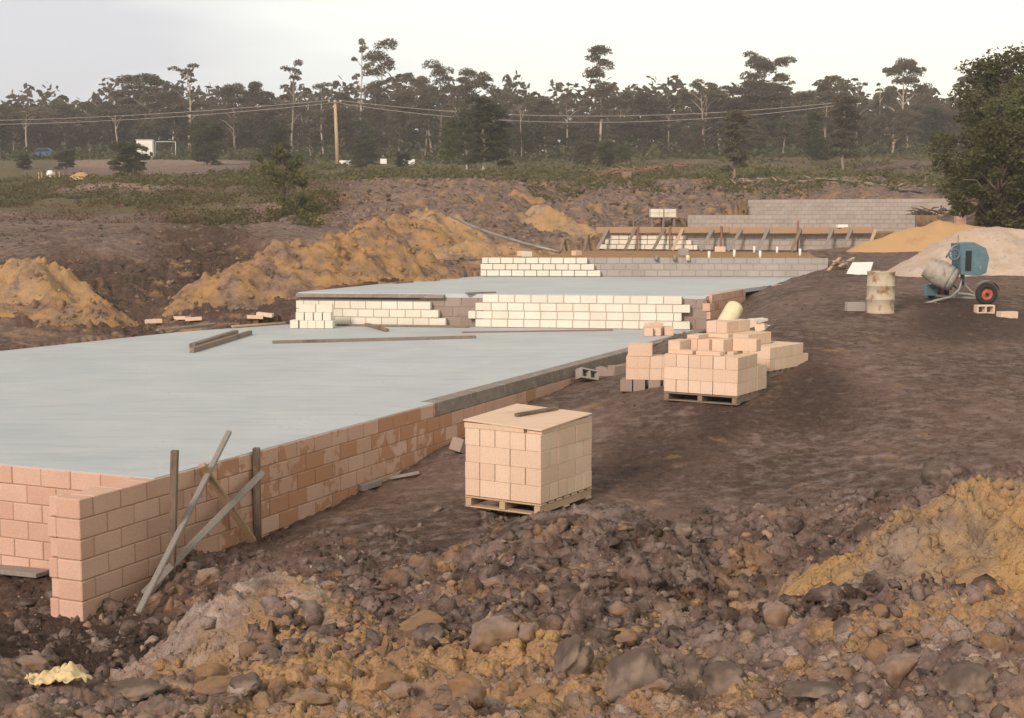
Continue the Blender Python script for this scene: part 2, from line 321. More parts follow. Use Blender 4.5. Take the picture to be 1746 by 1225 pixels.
def leaf_mat(name, a, b_, c_):
    m, t, b = mat(name)
    an = N(t, 'ShaderNodeAttribute', attribute_name='tone'); s = t.nodes.new('ShaderNodeSeparateColor'); L(t, an.outputs['Color'], s.inputs[0])
    oi = t.nodes.new('ShaderNodeObjectInfo')
    c = mixc(t, s.outputs[0], a, b_); c = mixc(t, ramp(t, s.outputs[1], .8, 1.0, 0, .7), c, c_)
    hsv = t.nodes.new('ShaderNodeHueSaturation'); L(t, c, hsv.inputs['Color'])
    L(t, ramp(t, oi.outputs['Random'], 0, 1, .68, 1.2), hsv.inputs['Value']); L(t, ramp(t, oi.outputs['Random'], 0, 1, .485, .515), hsv.inputs['Hue'])
    L(t, hsv.outputs[0], b.inputs['Base Color']); b.inputs['Roughness'].default_value = .7; b.inputs['Specular IOR Level'].default_value = .25
    tr = t.nodes.new('ShaderNodeBsdfTranslucent'); L(t, hsv.outputs[0], tr.inputs[0]); ad = t.nodes.new('ShaderNodeMixShader'); ad.inputs[0].default_value = .4
    L(t, b.outputs[0], ad.inputs[1]); L(t, tr.outputs[0], ad.inputs[2]); L(t, ad.outputs[0], t.nodes['Material Output'].inputs[0])
    return m
M['leaf_gum'] = leaf_mat('gum_leaves', (.095, .080, .052), (.18, .148, .095), (.27, .20, .125))
M['leaf_dark'] = leaf_mat('dark_leaves', (.055, .062, .030), (.11, .115, .055), (.16, .14, .07))
M['leaf_green'] = leaf_mat('green_leaves', (.085, .092, .036), (.155, .16, .062), (.21, .185, .08))
M['dry'] = leaf_mat('dry_weed', (.15, .085, .05), (.26, .16, .09), (.34, .22, .12))
M['weed'] = leaf_mat('weed_leaves', (.085, .085, .034), (.165, .150, .062), (.25, .16, .085))

def block_mat(name, light, light2, stain, mort=None, sscale=5):
    m, t, b = mat(name)
    an = N(t, 'ShaderNodeAttribute', attribute_name='tone'); s = t.nodes.new('ShaderNodeSeparateColor'); L(t, an.outputs['Color'], s.inputs[0])
    n = noise(t, 60, 3, .7); n2 = noise(t, sscale, 5, .55, dist=.6)
    c = mixc(t, s.outputs[0], light, light2)
    c = mixc(t, ramp(t, n, .35, .7, 0, .34), c, (light[0] * .55, light[1] * .5, light[2] * .5))
    if stain:
        thr = ramp(t, s.outputs[1], 0, 1, .86, .20)
        c = mixc(t, ramp(t, mathn(t, 'SUBTRACT', n2, thr), -.015, .03, 0, .9), c, stain)
    n5 = noise(t, 1.1, 4, .6); c = mixc(t, ramp(t, n5, .4, .75, 0, .30), c, (light[0] * .6, light[1] * .55, light[2] * .5))
    L(t, c, b.inputs['Base Color']); b.inputs['Roughness'].default_value = .92; b.inputs['Specular IOR Level'].default_value = .2
    bump(t, b, n, .25, .004)
    return m
M['blk_wall'] = block_mat('peach_block_damp', (.62, .39, .295), (.71, .48, .38), (.47, .24, .135))
M['blk_peach'] = block_mat('peach_block', (.70, .51, .38), (.77, .59, .455), (.58, .385, .255))
M['blk_white'] = block_mat('cream_white_block', (.72, .685, .585), (.79, .755, .66), None)
M['blk_grey'] = block_mat('grey_block', (.29, .225, .19), (.36, .285, .245), (.22, .165, .14))
M['blk_pgrey'] = block_mat('pale_grey_block', (.36, .325, .30), (.42, .38, .35), (.31, .275, .25))

def slab_mat(name, a, b_, c_):
    m, t, b = mat(name)
    n1 = noise(t, .55, 6, .6, (1, 1, 1), dist=.4); n2 = noise(t, 2.0, 6, .65, (.35, 2.2, 1)); n3 = noise(t, 50, 3, .6); n4 = noise(t, 7, 3, .5)
    c = mixc(t, ramp(t, n1, .35, .68), a, b_)
    c = mixc(t, ramp(t, n2, .52, .72, 0, .6), c, c_)
    n6 = noise(t, 1.7, 5, .6, (.5, 1.6, 1)); c = mixc(t, ramp(t, n6, .60, .76, 0, .45), c, (.33, .33, .34))
    n7 = noise(t, 14, 4, .7); c = mixc(t, ramp(t, mathn(t, 'MULTIPLY', n7, ramp(t, n1, .45, .6)), .60, .66, 0, .6), c, (.15, .14, .14))
    c = mixc(t, ramp(t, noise(t, .9, 6, .7, (1, 1, 1), dist=1.2), .57, .66, 0, .35), c, (.58, .59, .57))
    c = mixc(t, ramp(t, n3, .3, .7, 0, .12), c, (.25, .24, .23))
    L(t, c, b.inputs['Base Color']); L(t, ramp(t, n2, .3, .7, .5, .75), b.inputs['Roughness'])
    b.inputs['Specular IOR Level'].default_value = .35
    bump(t, b, mathn(t, 'ADD', n2, mathn(t, 'MULTIPLY', n3, .1)), .12, .01)
    return m
M['slab'] = slab_mat('pale_concrete', (.43, .465, .495), (.51, .54, .56), (.375, .39, .41))
M['conc'] = simple('rough_concrete', (.20, .165, .145), (.30, .25, .22), 4, .95, (1, 1, 1), .4, (.38, .33, .30), s3=9)
def rock_mat(name, a, b_, c_): return simple(name, a, b_, 7, .95, None, .8, c_, s3=3, f3=(.5, .62))
M['rock_grey'] = rock_mat('grey_rock', (.085, .062, .05), (.165, .122, .098), (.23, .175, .14))
M['rock_ochre'] = rock_mat('ochre_rock', (.18, .105, .058), (.31, .19, .10), (.17, .115, .085))
M['rock_pink'] = rock_mat('pink_rock', (.19, .13, .10), (.31, .225, .18), (.19, .115, .07))
M['rock_crust'] = rock_mat('pale_crusted_clod', (.21, .155, .13), (.38, .30, .26), (.13, .09, .07))
M['rock_mix'] = rock_mat('mixed_stone', (.24, .165, .115), (.38, .25, .14), (.14, .10, .08))
M['rock_dark'] = rock_mat('dark_clod', (.05, .032, .026), (.11, .075, .06), (.16, .115, .095))

# ------------------------------------------------------------------ mesh builder
class MB:
    def __init__(s): s.v = []; s.f = []; s.c = []; s.sm = []
    def add(s, vs, fs, tone=(0.5, 0.5, 0), smooth=False):
        o = len(s.v); s.v += [tuple(p) for p in vs]; s.f += [tuple(i + o for i in f) for f in fs]; s.c += [tone] * len(vs); s.sm += [smooth] * len(fs)
    def cbox(s, M4, sx, sy, sz, ch=.006, tone=(.5, .5, 0)):
        """chamfered box centred on the matrix origin"""
        hx, hy, hz = sx / 2, sy / 2, sz / 2; ch = min(ch, hx * .45, hy * .45, hz * .45); v = []; ix = {}
        for a in (-1, 1):
            for b in (-1, 1):
                for c in (-1, 1):
                    for k, p in enumerate(((a * hx, b * (hy - ch), c * (hz - ch)), (a * (hx - ch), b * hy, c * (hz - ch)), (a * (hx - ch), b * (hy - ch), c * hz))):
                        ix[(a, b, c, k)] = len(v); v.append(M4 @ Vector(p))
        f = []
        for a in (-1, 1):
            q = [ix[(a, -1, -1, 0)], ix[(a, 1, -1, 0)], ix[(a, 1, 1, 0)], ix[(a, -1, 1, 0)]]; f.append(q if a > 0 else q[::-1])
            q = [ix[(-1, a, -1, 1)], ix[(-1, a, 1, 1)], ix[(1, a, 1, 1)], ix[(1, a, -1, 1)]]; f.append(q if a > 0 else q[::-1])
            q = [ix[(-1, -1, a, 2)], ix[(1, -1, a, 2)], ix[(1, 1, a, 2)], ix[(-1, 1, a, 2)]]; f.append(q if a > 0 else q[::-1])
        for a in (-1, 1):
            for b in (-1, 1):
                s1 = a * b
                q = [ix[(a, b, -1, 0)], ix[(a, b, -1, 1)], ix[(a, b, 1, 1)], ix[(a, b, 1, 0)]]; f.append(q if s1 > 0 else q[::-1])
                q = [ix[(a, -1, b, 0)], ix[(a, 1, b, 0)], ix[(a, 1, b, 2)], ix[(a, -1, b, 2)]]; f.append(q if s1 > 0 else q[::-1])
                q = [ix[(-1, a, b, 1)], ix[(-1, a, b, 2)], ix[(1, a, b, 2)], ix[(1, a, b, 1)]]; f.append(q if s1 > 0 else q[::-1])
                for c in (-1, 1):
                    q = [ix[(a, b, c, 0)], ix[(a, b, c, 1)], ix[(a, b, c, 2)]]; f.append(q if a * b * c > 0 else q[::-1])
        s.add(v, f, tone)
    def box(s, c, size, rz=0, ch=.004, tone=(.5, .5, 0)):
        s.cbox(Matrix.Translation(Vector(c)) @ Matrix.Rotation(rz, 4, 'Z'), *size, ch, tone)
    def beam(s, p, q, w, h, ch=.004, up=(0, 0, 1), tone=(.5, .5, 0)):
        p, q = Vector(p), Vector(q); d = q - p; x = d.normalized(); u = Vector(up)
        if abs(x.dot(u)) > .98: u = Vector((0, 1, 0))
        y = u.cross(x).normalized(); z = x.cross(y)
        m = Matrix((x, y, z)).transposed().to_4x4(); m.translation = (p + q) / 2
        s.cbox(m, d.length, w, h, ch, tone)
    def tube(s, pts, rs, n=8, cap=True, tone=(.5, .5, 0), smooth=True):
        pts = [Vector(p) for p in pts]
        if isinstance(rs, (int, float)): rs = [rs] * len(pts)
        v = []; f = []; prev = None
        for i, p in enumerate(pts):
            d = (pts[min(i + 1, len(pts) - 1)] - pts[max(i - 1, 0)]).normalized()
            if prev is None: a = Vector((0, 0, 1)).cross(d) if abs(d.z) < .9 else Vector((1, 0, 0)).cross(d)
            else: a = prev - d * prev.dot(d)
            a.normalize(); prev = a; b = d.cross(a)
            for k in range(n):
                t = 2 * math.pi * k / n; v.append(p + (a * math.cos(t) + b * math.sin(t)) * rs[i])
        for i in range(len(pts) - 1):
            for k in range(n):
                f.append((i * n + k, i * n + (k + 1) % n, (i + 1) * n + (k + 1) % n, (i + 1) * n + k))
        if cap: f.append(tuple(range(n))[::-1]); f.append(tuple((len(pts) - 1) * n + k for k in range(n)))
        s.add(v, f, tone, smooth)
    def lathe(s, prof, M4=None, n=24, tone=(.5, .5, 0), smooth=True, closed=False):
        M4 = M4 or Matrix(); v = []; f = []
        for (r, z) in prof:
            for k in range(n):
                t = 2 * math.pi * k / n; v.append(M4 @ Vector((r * math.cos(t), r * math.sin(t), z)))
        m = len(prof)
        for i in range(m if closed else m - 1):
            j = (i + 1) % m
            for k in range(n): f.append((i * n + k, i * n + (k + 1) % n, j * n + (k + 1) % n, j * n + k))
        s.add(v, f, tone, smooth)
    def build(s, name, m, parent=None, loc=None):
        me = bpy.data.meshes.new(name); me.from_pydata(s.v, [], s.f)
        if isinstance(m, str): m = M[m]
        me.materials.append(m)
        at = me.color_attributes.new('tone', 'FLOAT_COLOR', 'POINT')
        at.data.foreach_set('color', np.array([(c[0], c[1], c[2], 1) for c in s.c], np.float32).ravel())
        me.polygons.foreach_set('use_smooth', s.sm); me.update()
        o = bpy.data.objects.new(name, me); C.objects.link(o)
        if parent: o.parent = parent
        if loc is not None: o.location = loc
        return o
def tag(o, label, cat, group=None, kind=None):
    if label: o['label'] = label
    if cat: o['category'] = cat
    if group: o['group'] = group
    if kind: o['kind'] = kind
    return o
def thing(name, label, cat, loc=(0, 0, 0), rz=0, group=None):
    o = bpy.data.objects.new(name, None); C.objects.link(o); o.location = loc; o.rotation_euler = (0, 0, rz); o.empty_display_size = .3
    return tag(o, label, cat, group)
def copy_tree(o, parent=None):
    c = o.copy(); C.objects.link(c); c.parent = parent
    for ch in o.children: copy_tree(ch, c)
    return c
def grid_mesh(name, X, Y, Z, material, keep=None, attr=None):
    r, c = X.shape
    v = np.stack([X, Y, Z], -1).reshape(-1, 3).astype(np.float32)
    i = np.arange(r * c).reshape(r, c)
    q = np.stack([i[:-1, :-1], i[:-1, 1:], i[1:, 1:], i[1:, :-1]], -1).reshape(-1, 4)
    if keep is not None:
        k = keep.ravel()[q].any(1); q = q[k]
        used = np.unique(q); rm = -np.ones(len(v), np.int64); rm[used] = np.arange(len(used)); q = rm[q]; v = v[used]
        if attr is not None: attr = attr.reshape(-1, 3)[used]
    me = bpy.data.meshes.new(name); me.vertices.add(len(v)); me.vertices.foreach_set('co', v.ravel())
    me.loops.add(q.size); me.loops.foreach_set('vertex_index', q.ravel().astype(np.int32))
    me.polygons.add(len(q)); me.polygons.foreach_set('loop_start', (np.arange(len(q)) * 4).astype(np.int32))
    me.update(calc_edges=True); me.polygons.foreach_set('use_smooth', np.ones(len(q), bool))
    if attr is not None:
        at = me.color_attributes.new('soil', 'FLOAT_COLOR', 'POINT')
        a4 = np.concatenate([attr.reshape(-1, 3), np.ones((len(v), 1))], 1).astype(np.float32)
        at.data.foreach_set('color', a4.ravel())
    me.materials.append(M[material]); me.validate()
    o = bpy.data.objects.new(name, me); C.objects.link(o); return o

# ------------------------------------------------------------------ the ground
uin = np.linspace(-.42, .42, 760); us = np.concatenate([-.42 - np.cumsum(np.linspace(.002, .25, 42))[::-1], uin, .42 + np.cumsum(np.linspace(.002, .25, 42))])
ys = np.concatenate([np.linspace(-25, 4.2, 40), np.exp(np.linspace(math.log(4.25), math.log(26), 560)), np.exp(np.linspace(math.log(26.1), math.log(230), 330)), np.linspace(233, 470, 40)])
UU, YY = np.meshgrid(us, ys); XX = np.clip(UU * np.maximum(YY, 6.5), -620, 620) + UU * .02
ZZ, AA = terr(XX, YY)
for _p in (PAD3, PAD4, PAD5):
    _m = inside(_p, XX, YY); AA[_m, 1] = .85; AA[_m, 2] = 0; AA[_m, 3] = .35
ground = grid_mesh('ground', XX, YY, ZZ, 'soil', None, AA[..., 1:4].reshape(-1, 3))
tag(ground, None, None, kind='structure')

# ------------------------------------------------------------------ concrete slabs
def prism(name, poly, ztop, th, material, nsub=1):
    mb = MB(); n = len(poly)
    a = sum(poly[i][0] * poly[(i + 1) % n][1] - poly[(i + 1) % n][0] * poly[i][1] for i in range(n))
    if a < 0: poly = poly[::-1]
    v = [(p[0], p[1], ztop) for p in poly] + [(p[0], p[1], ztop - th) for p in poly]
    f = [tuple(range(n)), tuple(range(2 * n - 1, n - 1, -1))] + [(i, i + n, (i + 1) % n + n, (i + 1) % n) for i in range(n)]
    mb.add(v, f); return mb.build(name, material)
s1 = prism('concrete_slab', SL1, .006, .16, 'slab'); tag(s1, 'large pale blue-grey concrete floor slab in the foreground beside the peach block wall', 'slab')
s2 = prism('concrete_slab', SL2, Z2 + .012, .10, 'slab'); tag(s2, 'pale concrete floor slab on the second terrace, behind the cream block wall', 'slab')

# ------------------------------------------------------------------ block walls
rnd = random.Random(7)
def frame(p, dirv, z):
    x = Vector((dirv.x, dirv.y, 0)).normalized(); y = Vector((-x.y, x.x, 0))
    m = Matrix(((x.x, y.x, 0), (x.y, y.y, 0), (0, 0, 1))).to_4x4(); m.translation = (p.x, p.y, z); return m
def courses(mb, fr, rows, th, y0=0.0, joint=.010, stain=(0, .9), L0=.4, H=.2, tone=None, chamf=.008, broken=0.0, half_ends=False):
    """rows: list of (s_start, s_end, z_top, phase); blocks are laid on their own, joints left open to the mortar behind"""
    for (a, b, zt, ph) in rows:
        s = a; first = True
        while s < b - .04:
            e = s + (L0 * (ph if first and ph else 1.0)); first = False
            if e > b - .06: e = b
            w = e - s - joint
            jy = rnd.uniform(-.003, .003)
            tn = (rnd.random(), rnd.uniform(*stain) * (min(1, max(.12, (s - .3) / 2.5)) if stain[0] == .15 else 1), 0)
            mb.cbox(fr @ Matrix.Translation(((s + e) / 2, y0 + th / 2 + jy, zt - H / 2)), w, th, H - joint, chamf, tn)
            s = e
def core(fr, a, b, z0, z1, y0, th, m='mortar', parent=None, name='mortar_joints'):
    mb = MB(); mb.cbox(fr @ Matrix.Translation(((a + b) / 2, y0 + th / 2, (z0 + z1) / 2)), b - a, th, z1 - z0, .002); return mb.build(name, m, parent)

# long peach wall along the near slab
wall1 = thing('block_wall', 'long peach concrete block wall with brown damp stains holding up the near slab', 'wall', (0, 0, 0))
fr = frame(A0, dv, 0)
mb = MB()
rows = [(0, S_BEAM, 0.0, .5)]
for k in range(1, 7):
    rows.append((0, S_END if k < 5 else 12, -.2 * k, 1.0 if k % 2 else .5))
courses(mb, fr, rows, WT, stain=(.15, .95))
mb.build('blockwork', 'blk_wall', wall1)
core(fr, .012, S_BEAM - .012, -1.4, -.012, .011, WT - .022, parent=wall1)
core(fr, S_BEAM - .01, S_END - .01, -1.4, -.21, .011, WT - .022, parent=wall1)
mb = MB(); s = S_BEAM + .006
while s < S_END:
    e = min(s + 2.4, S_END); mb.cbox(fr @ Matrix.Translation(((s + e) / 2, .14, -.096)), e - s - .006, .27, .205, .008, (rnd.random(), 0, 0)); s = e
mb.build('concrete_edge_beam', 'conc', wall1)

# return wall under the slab's near-left edge
wr = thing('block_wall', 'short return wall of clean peach blocks under the near left edge of the slab', 'wall', (0, 0, 0))
O1 = A0 + dv * (S_RET - .02) + nv * (WT + .004)
frr = frame(O1, nv, 0); mb = MB()
rows = [(0.0, 9.4, -.2 * k, .5 if k % 2 else 1) for k in range(0, 7)]
courses(mb, frr, rows, .19, y0=-.19, stain=(0, .12), chamf=.007)
mb.build('blockwork', 'blk_wall', wr); core(frr, .01, 9.38, -1.42, -.012, -.179, .168, parent=wr)
# courses of the return wall that tie in with the pier at the wall's end
mb = MB()
for k in range(6):
    zt = -.2 * k
    mb.cbox(fr @ Matrix.Translation((.10, WT + .055, zt - .1)), .19 if k % 2 else .13, .105, .19, .006, (rnd.random(), .1, 0))
mb.build('pier', 'blk_wall', wall1)

# second terrace: cream and grey retaining wall
w2 = thing('retaining_wall', 'stepped retaining wall of cream white blocks over grey blocks between the two slabs', 'wall', (0, 0, 0))
f2 = frame(E2, d2v, 0); L2 = (F2 - E2).length
def s_at(px, A, d):   # distance along the line A,d at the photo column px (z of A)
    u = (px - CX) / (F * CT + 0)
    k = (px - CX) / F
    t = (k * A.y - A.x) / (d.x - k * d.y); return t
G0 = s_at(735, E2, d2v); G1 = s_at(812, E2, d2v); G2 = s_at(1178, E2, d2v)
mb = MB()
courses(mb, f2, [(G0 - .3, G1 + .4, .72 - .24 * k, 1 if k % 2 else .5) for k in range(3)], .19, y0=.045, L0=.42, H=.24, stain=(0, .5))
courses(mb, f2, [(G2 - .5, L2, .75 - .25 * k, 1 if k % 2 else .5) for k in range(3)], .19, y0=.045, L0=.42, H=.25, stain=(0, .5))
mb.build('grey_blockwork', 'blk_grey', w2)
core(f2, .02, L2 - .01, 0, .66, .06, .16, 'mortar_grey', w2)
mb = MB(); courses(mb, f2, [(0.0, G0 + .02, .62, .5), (-.0, G0 + .22, .42, 1), (0, G0 + .40, .22, .5)], .19, y0=-.15, stain=(0, 0), joint=.016, chamf=.006)
mb.build('cream_facing', 'blk_white', w2); core(f2, .02, G0, 0.012, .60, -.138, .16, 'mortar', w2)
mb = MB(); courses(mb, f2, [(G1 + .18, G2 - .20, .81, 1), (G1, G2, .61, 1), (G1 - .18 + .18 * 0, G2 - .20, .41, .5), (G1 + .0, G2, .21, 1)], .19, y0=-.15, stain=(0, 0), joint=.016, chamf=.006)
mb.build('cream_facing', 'blk_white', w2); core(f2, G1 + .2, G2 - .22, 0.012, .79, -.138, .16, 'mortar', w2)
mb = MB(); s = -.02
while s < L2:
    e = min(s + rnd.uniform(1.2, 2.2), L2)
    if e < G1 + .2 or s > G2 - .3: mb.cbox(f2 @ Matrix.Translation(((s + e) / 2, .06, .745 + rnd.uniform(-.006, .006))), e - s, .30 if s < G0 else .22, .09, .012)
    s = e
mb.build('concrete_capping', 'conc', w2)
# peach side wall of the second terrace
w2s = thing('block_wall', 'short stepped peach block wall at the right corner of the second slab', 'wall', (0, 0, 0))
f3 = frame(F2 + Vector((.07, -.02, 0)), dv, 0); mb = MB()
courses(mb, f3, [(.16, 3.4, .84, .5), (.0, 3.4, .64, 1), (.03, 3.4, .44, .5), (.10, 3.4, .24, 1), (.1, 3.4, .04, .5), (.1, 3.4, -.16, 1)], .19, stain=(.0, .55), joint=.012)
mb.build('blockwork', 'blk_wall', w2s); core(f3, .18, 3.39, -.3, .83, .01, .168, parent=w2s)

# third terrace wall
w3 = thing('retaining_wall', 'low grey block wall with cream blocks at its left end, behind the second slab', 'wall', (0, 0, 0))
d3 = (W3b - W3a).normalized(); L3 = (W3b - W3a).length; f4 = frame(W3a, d3, Z2); C3 = s_at(1008, W3a, d3)
mb = MB(); courses(mb, f4, [(.05, C3 - .12, .62, .5), (.0, C3 + .10, .42, 1), (0, C3 + .3, .22, .5)], .19, y0=-.18, stain=(0, 0), joint=.018)
mb.build('cream_facing', 'blk_white', w3)
mb = MB(); courses(mb, f4, [(C3 - .5, L3, .62, .5), (C3 - .5, L3, .42, 1), (C3 - .5, L3, .22, .5)], .19, y0=.012, stain=(0, .3), joint=.018)
mb.build('grey_blockwork', 'blk_pgrey', w3); core(f4, .03, L3 - .02, 0, .59, .03, .15, 'mortar_grey', w3)
# third terrace fill level is part of the ground; fourth wall
w4 = thing('retaining_wall', 'grey block wall with a stepped cream section behind the leaning props', 'wall', (0, 0, 0))
d4 = (W4b - W4a).normalized(); L4 = (W4b - W4a).length; f5 = frame(W4a, d4, Z3); C4 = s_at(1180, W4a, d4)
mb = MB(); courses(mb, f5, [(.9, C4 - .5, .80, .5), (.5, C4 - .25, .6, 1), (.3, C4 - .0, .4, .5), (0, C4 + .25, .2, 1)], .19, y0=-.2, stain=(0, 0), joint=.02)
mb.build('cream_facing', 'blk_white', w4)
mb = MB(); courses(mb, f5, [(C4 - .9, L4, .8 - .2 * k, .5 if k % 2 else 1) for k in range(4)], .19, y0=.0, stain=(0, .3), joint=.02)
mb.build('grey_blockwork', 'blk_pgrey', w4); core(f5, .3, L4 - .02, 0, .78, .02, .15, 'mortar_grey', w4)
def far_wall(a, b, z0, n, label, H=.2, mname='blk_pgrey', ret=None):
    w = thing('retaining_wall', label, 'wall', (0, 0, 0)); d = (b - a).normalized(); l = (b - a).length; f = frame(a, d, z0)
    mb = MB(); courses(mb, f, [(0, l, H * (n - k), .5 if k % 2 else 1) for k in range(n)], .19, stain=(0, .3), joint=.012, H=H)
    if ret:
        f_ = frame(b + d * .0, Vector((-d.y, d.x, 0)), z0); courses(mb, f_, [(.2, ret, H * (n - k), .5 if k % 2 else 1) for k in range(n)], .19, y0=0, stain=(0, .3), joint=.022, H=H)
    mb.build('blockwork', mname, w); core(f, .03, l - .03, 0, H * n - .02, .02, .15, 'mortar_grey', w); return w
far_wall(W5a, W5b, 2.0, 4, 'long pale grey block wall behind the timber formwork board', H=.205)
far_wall(W6a, W6b, 2.65, 5, 'topmost and farthest grey block wall, ending at the pinkish pier', H=.215)
# pinkish pier at the right end of the farthest wall
pr = thing('block_pier', 'narrow pinkish block pier at the right end of the farthest wall', 'pier', W(1637, 377, 60))
mb = MB(); pp = W(1637, 377, 60); zb = gz(pp.x, pp.y) - .2 - pp.z
for k in range(7): mb.box((0, 0, zb + .1 + .2 * k), (.42, .39, .19), 0, .01, (rnd.random(), .1, 0))
mb.build('blockwork', 'blk_wall', pr); mb = MB(); mb.box((0, 0, zb + .7), (.40, .37, 1.38), 0, .002); mb.build('mortar_joints', 'mortar', pr)

# ------------------------------------------------------------------ heaps
_ico = {}
def ico(n):
    if n not in _ico:
        import bmesh
        bm = bmesh.new(); bmesh.ops.create_icosphere(bm, subdivisions=n, radius=1); v = np.array([tuple(x.co) for x in bm.verts]); f = [tuple(x.index for x in y.verts) for y in bm.faces]; bm.free(); _ico[n] = (v, f)
    return _ico[n]
def heap(name, label, cat, crest, slope, material, px0, amp=.1, res=.09, seed=1, group=None, lumps=1.0, clods=(.10, .03, .14)):
    """crest: list of world points (x, y, z); ridge heap whose flanks fall at the given slope"""
    cx = [c[0] for c in crest]; cy = [c[1] for c in crest]; hz = [c[2] - gz(c[0], c[1]) for c in crest]; rad = max(max(hz), .4) / slope * 1.35 + .5
    xs = np.arange(min(cx) - rad, max(cx) + rad, res); ysv = np.arange(min(cy) - rad, max(cy) + rad, res)
    X, Y = np.meshgrid(xs, ysv); T, _ = terr(X, Y)
    wx = X + .35 * fbm(X * .8, Y * .8, seed, 3) * lumps; wy = Y + .35 * fbm(X * .8 + 9, Y * .8, seed + 4, 3) * lumps
    Zs = []
    segs = list(zip(crest[:-1], crest[1:])) or [(crest[0], crest[0])]
    for a, b in segs:
        ax, ay, az = a; dx, dy, dz = b[0] - ax, b[1] - ay, b[2] - az; l2 = dx * dx + dy * dy + 1e-9
        t = np.clip(((wx - ax) * dx + (wy - ay) * dy) / l2, 0, 1); d = np.sqrt((wx - ax - dx * t)**2 + (wy - ay - dy * t)**2)
        z = az + dz * t
        z = z - slope * (np.sqrt(d * d + .03) - .173)
        Zs.append(z)
    Z = Zs[0]
    for z in Zs[1:]: Z = np.maximum(Z, z) + .1 * np.exp(-np.abs(Z - z) / .1) * .5
    hgt = np.clip((Z - T) / .5, 0, 1)
    Z = Z + hgt * amp * 1.5 * (1.9 * fbm(X * .9, Y * .9, seed + 2, 4, .5) + (1.0 if res < .05 else .45) * fbm(X * 3.2, Y * 3.2, seed + 8, 4, .6, True) + (.9 if res < .05 else .6) * (.5 - cells(X * 2.2, Y * 2.2, seed)) + (.45 if res < .05 else .15) * (.5 - cells(X * 6, Y * 6, seed)))
    keep = Z > T - .05
    Z = np.where(keep, Z, T - .12)
    o = grid_mesh(name, X, Y, Z, material, keep); tag(o, label, cat, group)
    if clods:
        r = np.random.RandomState(seed + 100); yi, xi = np.nonzero(Z > T - .10); n = int(len(yi) * clods[0]); k = r.randint(0, len(yi), n); yi, xi = yi[k], xi[k]
        base, f = ico(1); f = np.array(f); nv_ = len(base); s_ = clods[1] * (clods[2] / clods[1])**(r.uniform(0, 1, n)**2.4); x = X[yi, xi] + r.uniform(-.5, .5, n) * res; y = Y[yi, xi] + r.uniform(-.5, .5, n) * res; z = np.maximum(Z[yi, xi], T[yi, xi])
        V = base[None] * (1 + .3 * r.normal(size=(n, nv_, 1)).clip(-1.2, 1.2)) * s_[:, None, None] * r.uniform(.6, 1.25, (n, 1, 3)) + np.stack([x, y, z - s_ * .1], 1)[:, None]
        FF = (f[None] + (np.arange(n) * nv_)[:, None, None]).reshape(-1, 3)
        me = bpy.data.meshes.new('clods'); me.vertices.add(n * nv_); me.vertices.foreach_set('co', V.astype(np.float32).ravel()); me.loops.add(FF.size); me.loops.foreach_set('vertex_index', FF.ravel().astype(np.int32))
        me.polygons.add(len(FF)); me.polygons.foreach_set('loop_start', (np.arange(len(FF)) * 3).astype(np.int32)); me.update(calc_edges=True); me.materials.append(M[material])
        c = bpy.data.objects.new('clods', me); C.objects.link(c); c.parent = o; c['kind'] = 'stuff'
    return o
def cp(*pts): return [tuple(W(px, py, Y)) for (px, py, Y) in pts]
heap('spoil_heap', 'small yellow clay heap at the left edge behind the near slab', 'spoil heap', cp((-60, 455, 34), (55, 440, 34), (105, 462, 34.3), (140, 492, 34)), .95, 'clay', 0, .15, .075, 3)
heap('spoil_heap', 'low clay heap spilling toward the slab corner, in front of the taller left heap', 'spoil heap', cp((20, 520, 31.8), (95, 508, 32), (150, 514, 32)), .62, 'spoil', 0, .12, .07, 21)
heap('spoil_heap', 'long high bank of ochre and brown spoil running beside the near slab', 'spoil heap', cp((310, 507, 36), (395, 458, 37.5), (480, 419, 39), (560, 412, 40.5), (630, 382, 43), (690, 420, 44)), .62, 'spoil', 0, .17, .085, 5)
heap('spoil_heap', 'brown spoil heap right behind the end of the long bank', 'spoil heap', cp((650, 395, 50), (690, 366, 51), (720, 400, 50)), .6, 'spoil', 0, .16, .12, 9)
heap('spoil_heap', 'steep bright yellow clay heap left of the leaning pipe', 'spoil heap', cp((728, 362, 53), (752, 358, 53.5), (800, 395, 53)), .7, 'clay', 0, .16, .12, 12)
heap('spoil_heap', 'low wide yellow clay heap beside the second slab', 'spoil heap', cp((740, 424, 47.5), (800, 415, 48), (880, 417, 49), (925, 424, 50)), .5, 'clay', 0, .09, .1, 15)
heap('spoil_heap', 'yellow clay heap with a sharp peak right of the leaning pipe', 'spoil heap', cp((905, 372, 62), (925, 350, 62), (965, 372, 61), (1010, 395, 60)), .62, 'clay', 0, .18, .14, 18)
heap('spoil_heap', 'brown rubbly spoil heap behind the two yellow heaps', 'spoil heap', cp((820, 345, 72), (880, 330, 73), (915, 338, 73)), .5, 'spoil', 0, .25, .18, 24)
heap('spoil_heap', 'low brown spoil ridge below the green weeds, left of centre', 'spoil heap', cp((590, 358, 66), (640, 342, 67), (700, 348, 68)), .45, 'spoil', 0, .25, .17, 27)
heap('spoil_heap', 'pinkish brown spoil ridge behind the stack of cream blocks', 'spoil heap', cp((985, 352, 76), (1060, 342, 78), (1130, 350, 78), (1230, 345, 84)), .45, 'spoil', 0, .28, .2, 31)
heap('spoil_heap', 'small pale spoil mound behind the farthest block wall', 'spoil heap', cp((1360, 326, 93), (1400, 317, 93), (1440, 326, 93)), .5, 'clay', 0, .05, .2, 33)
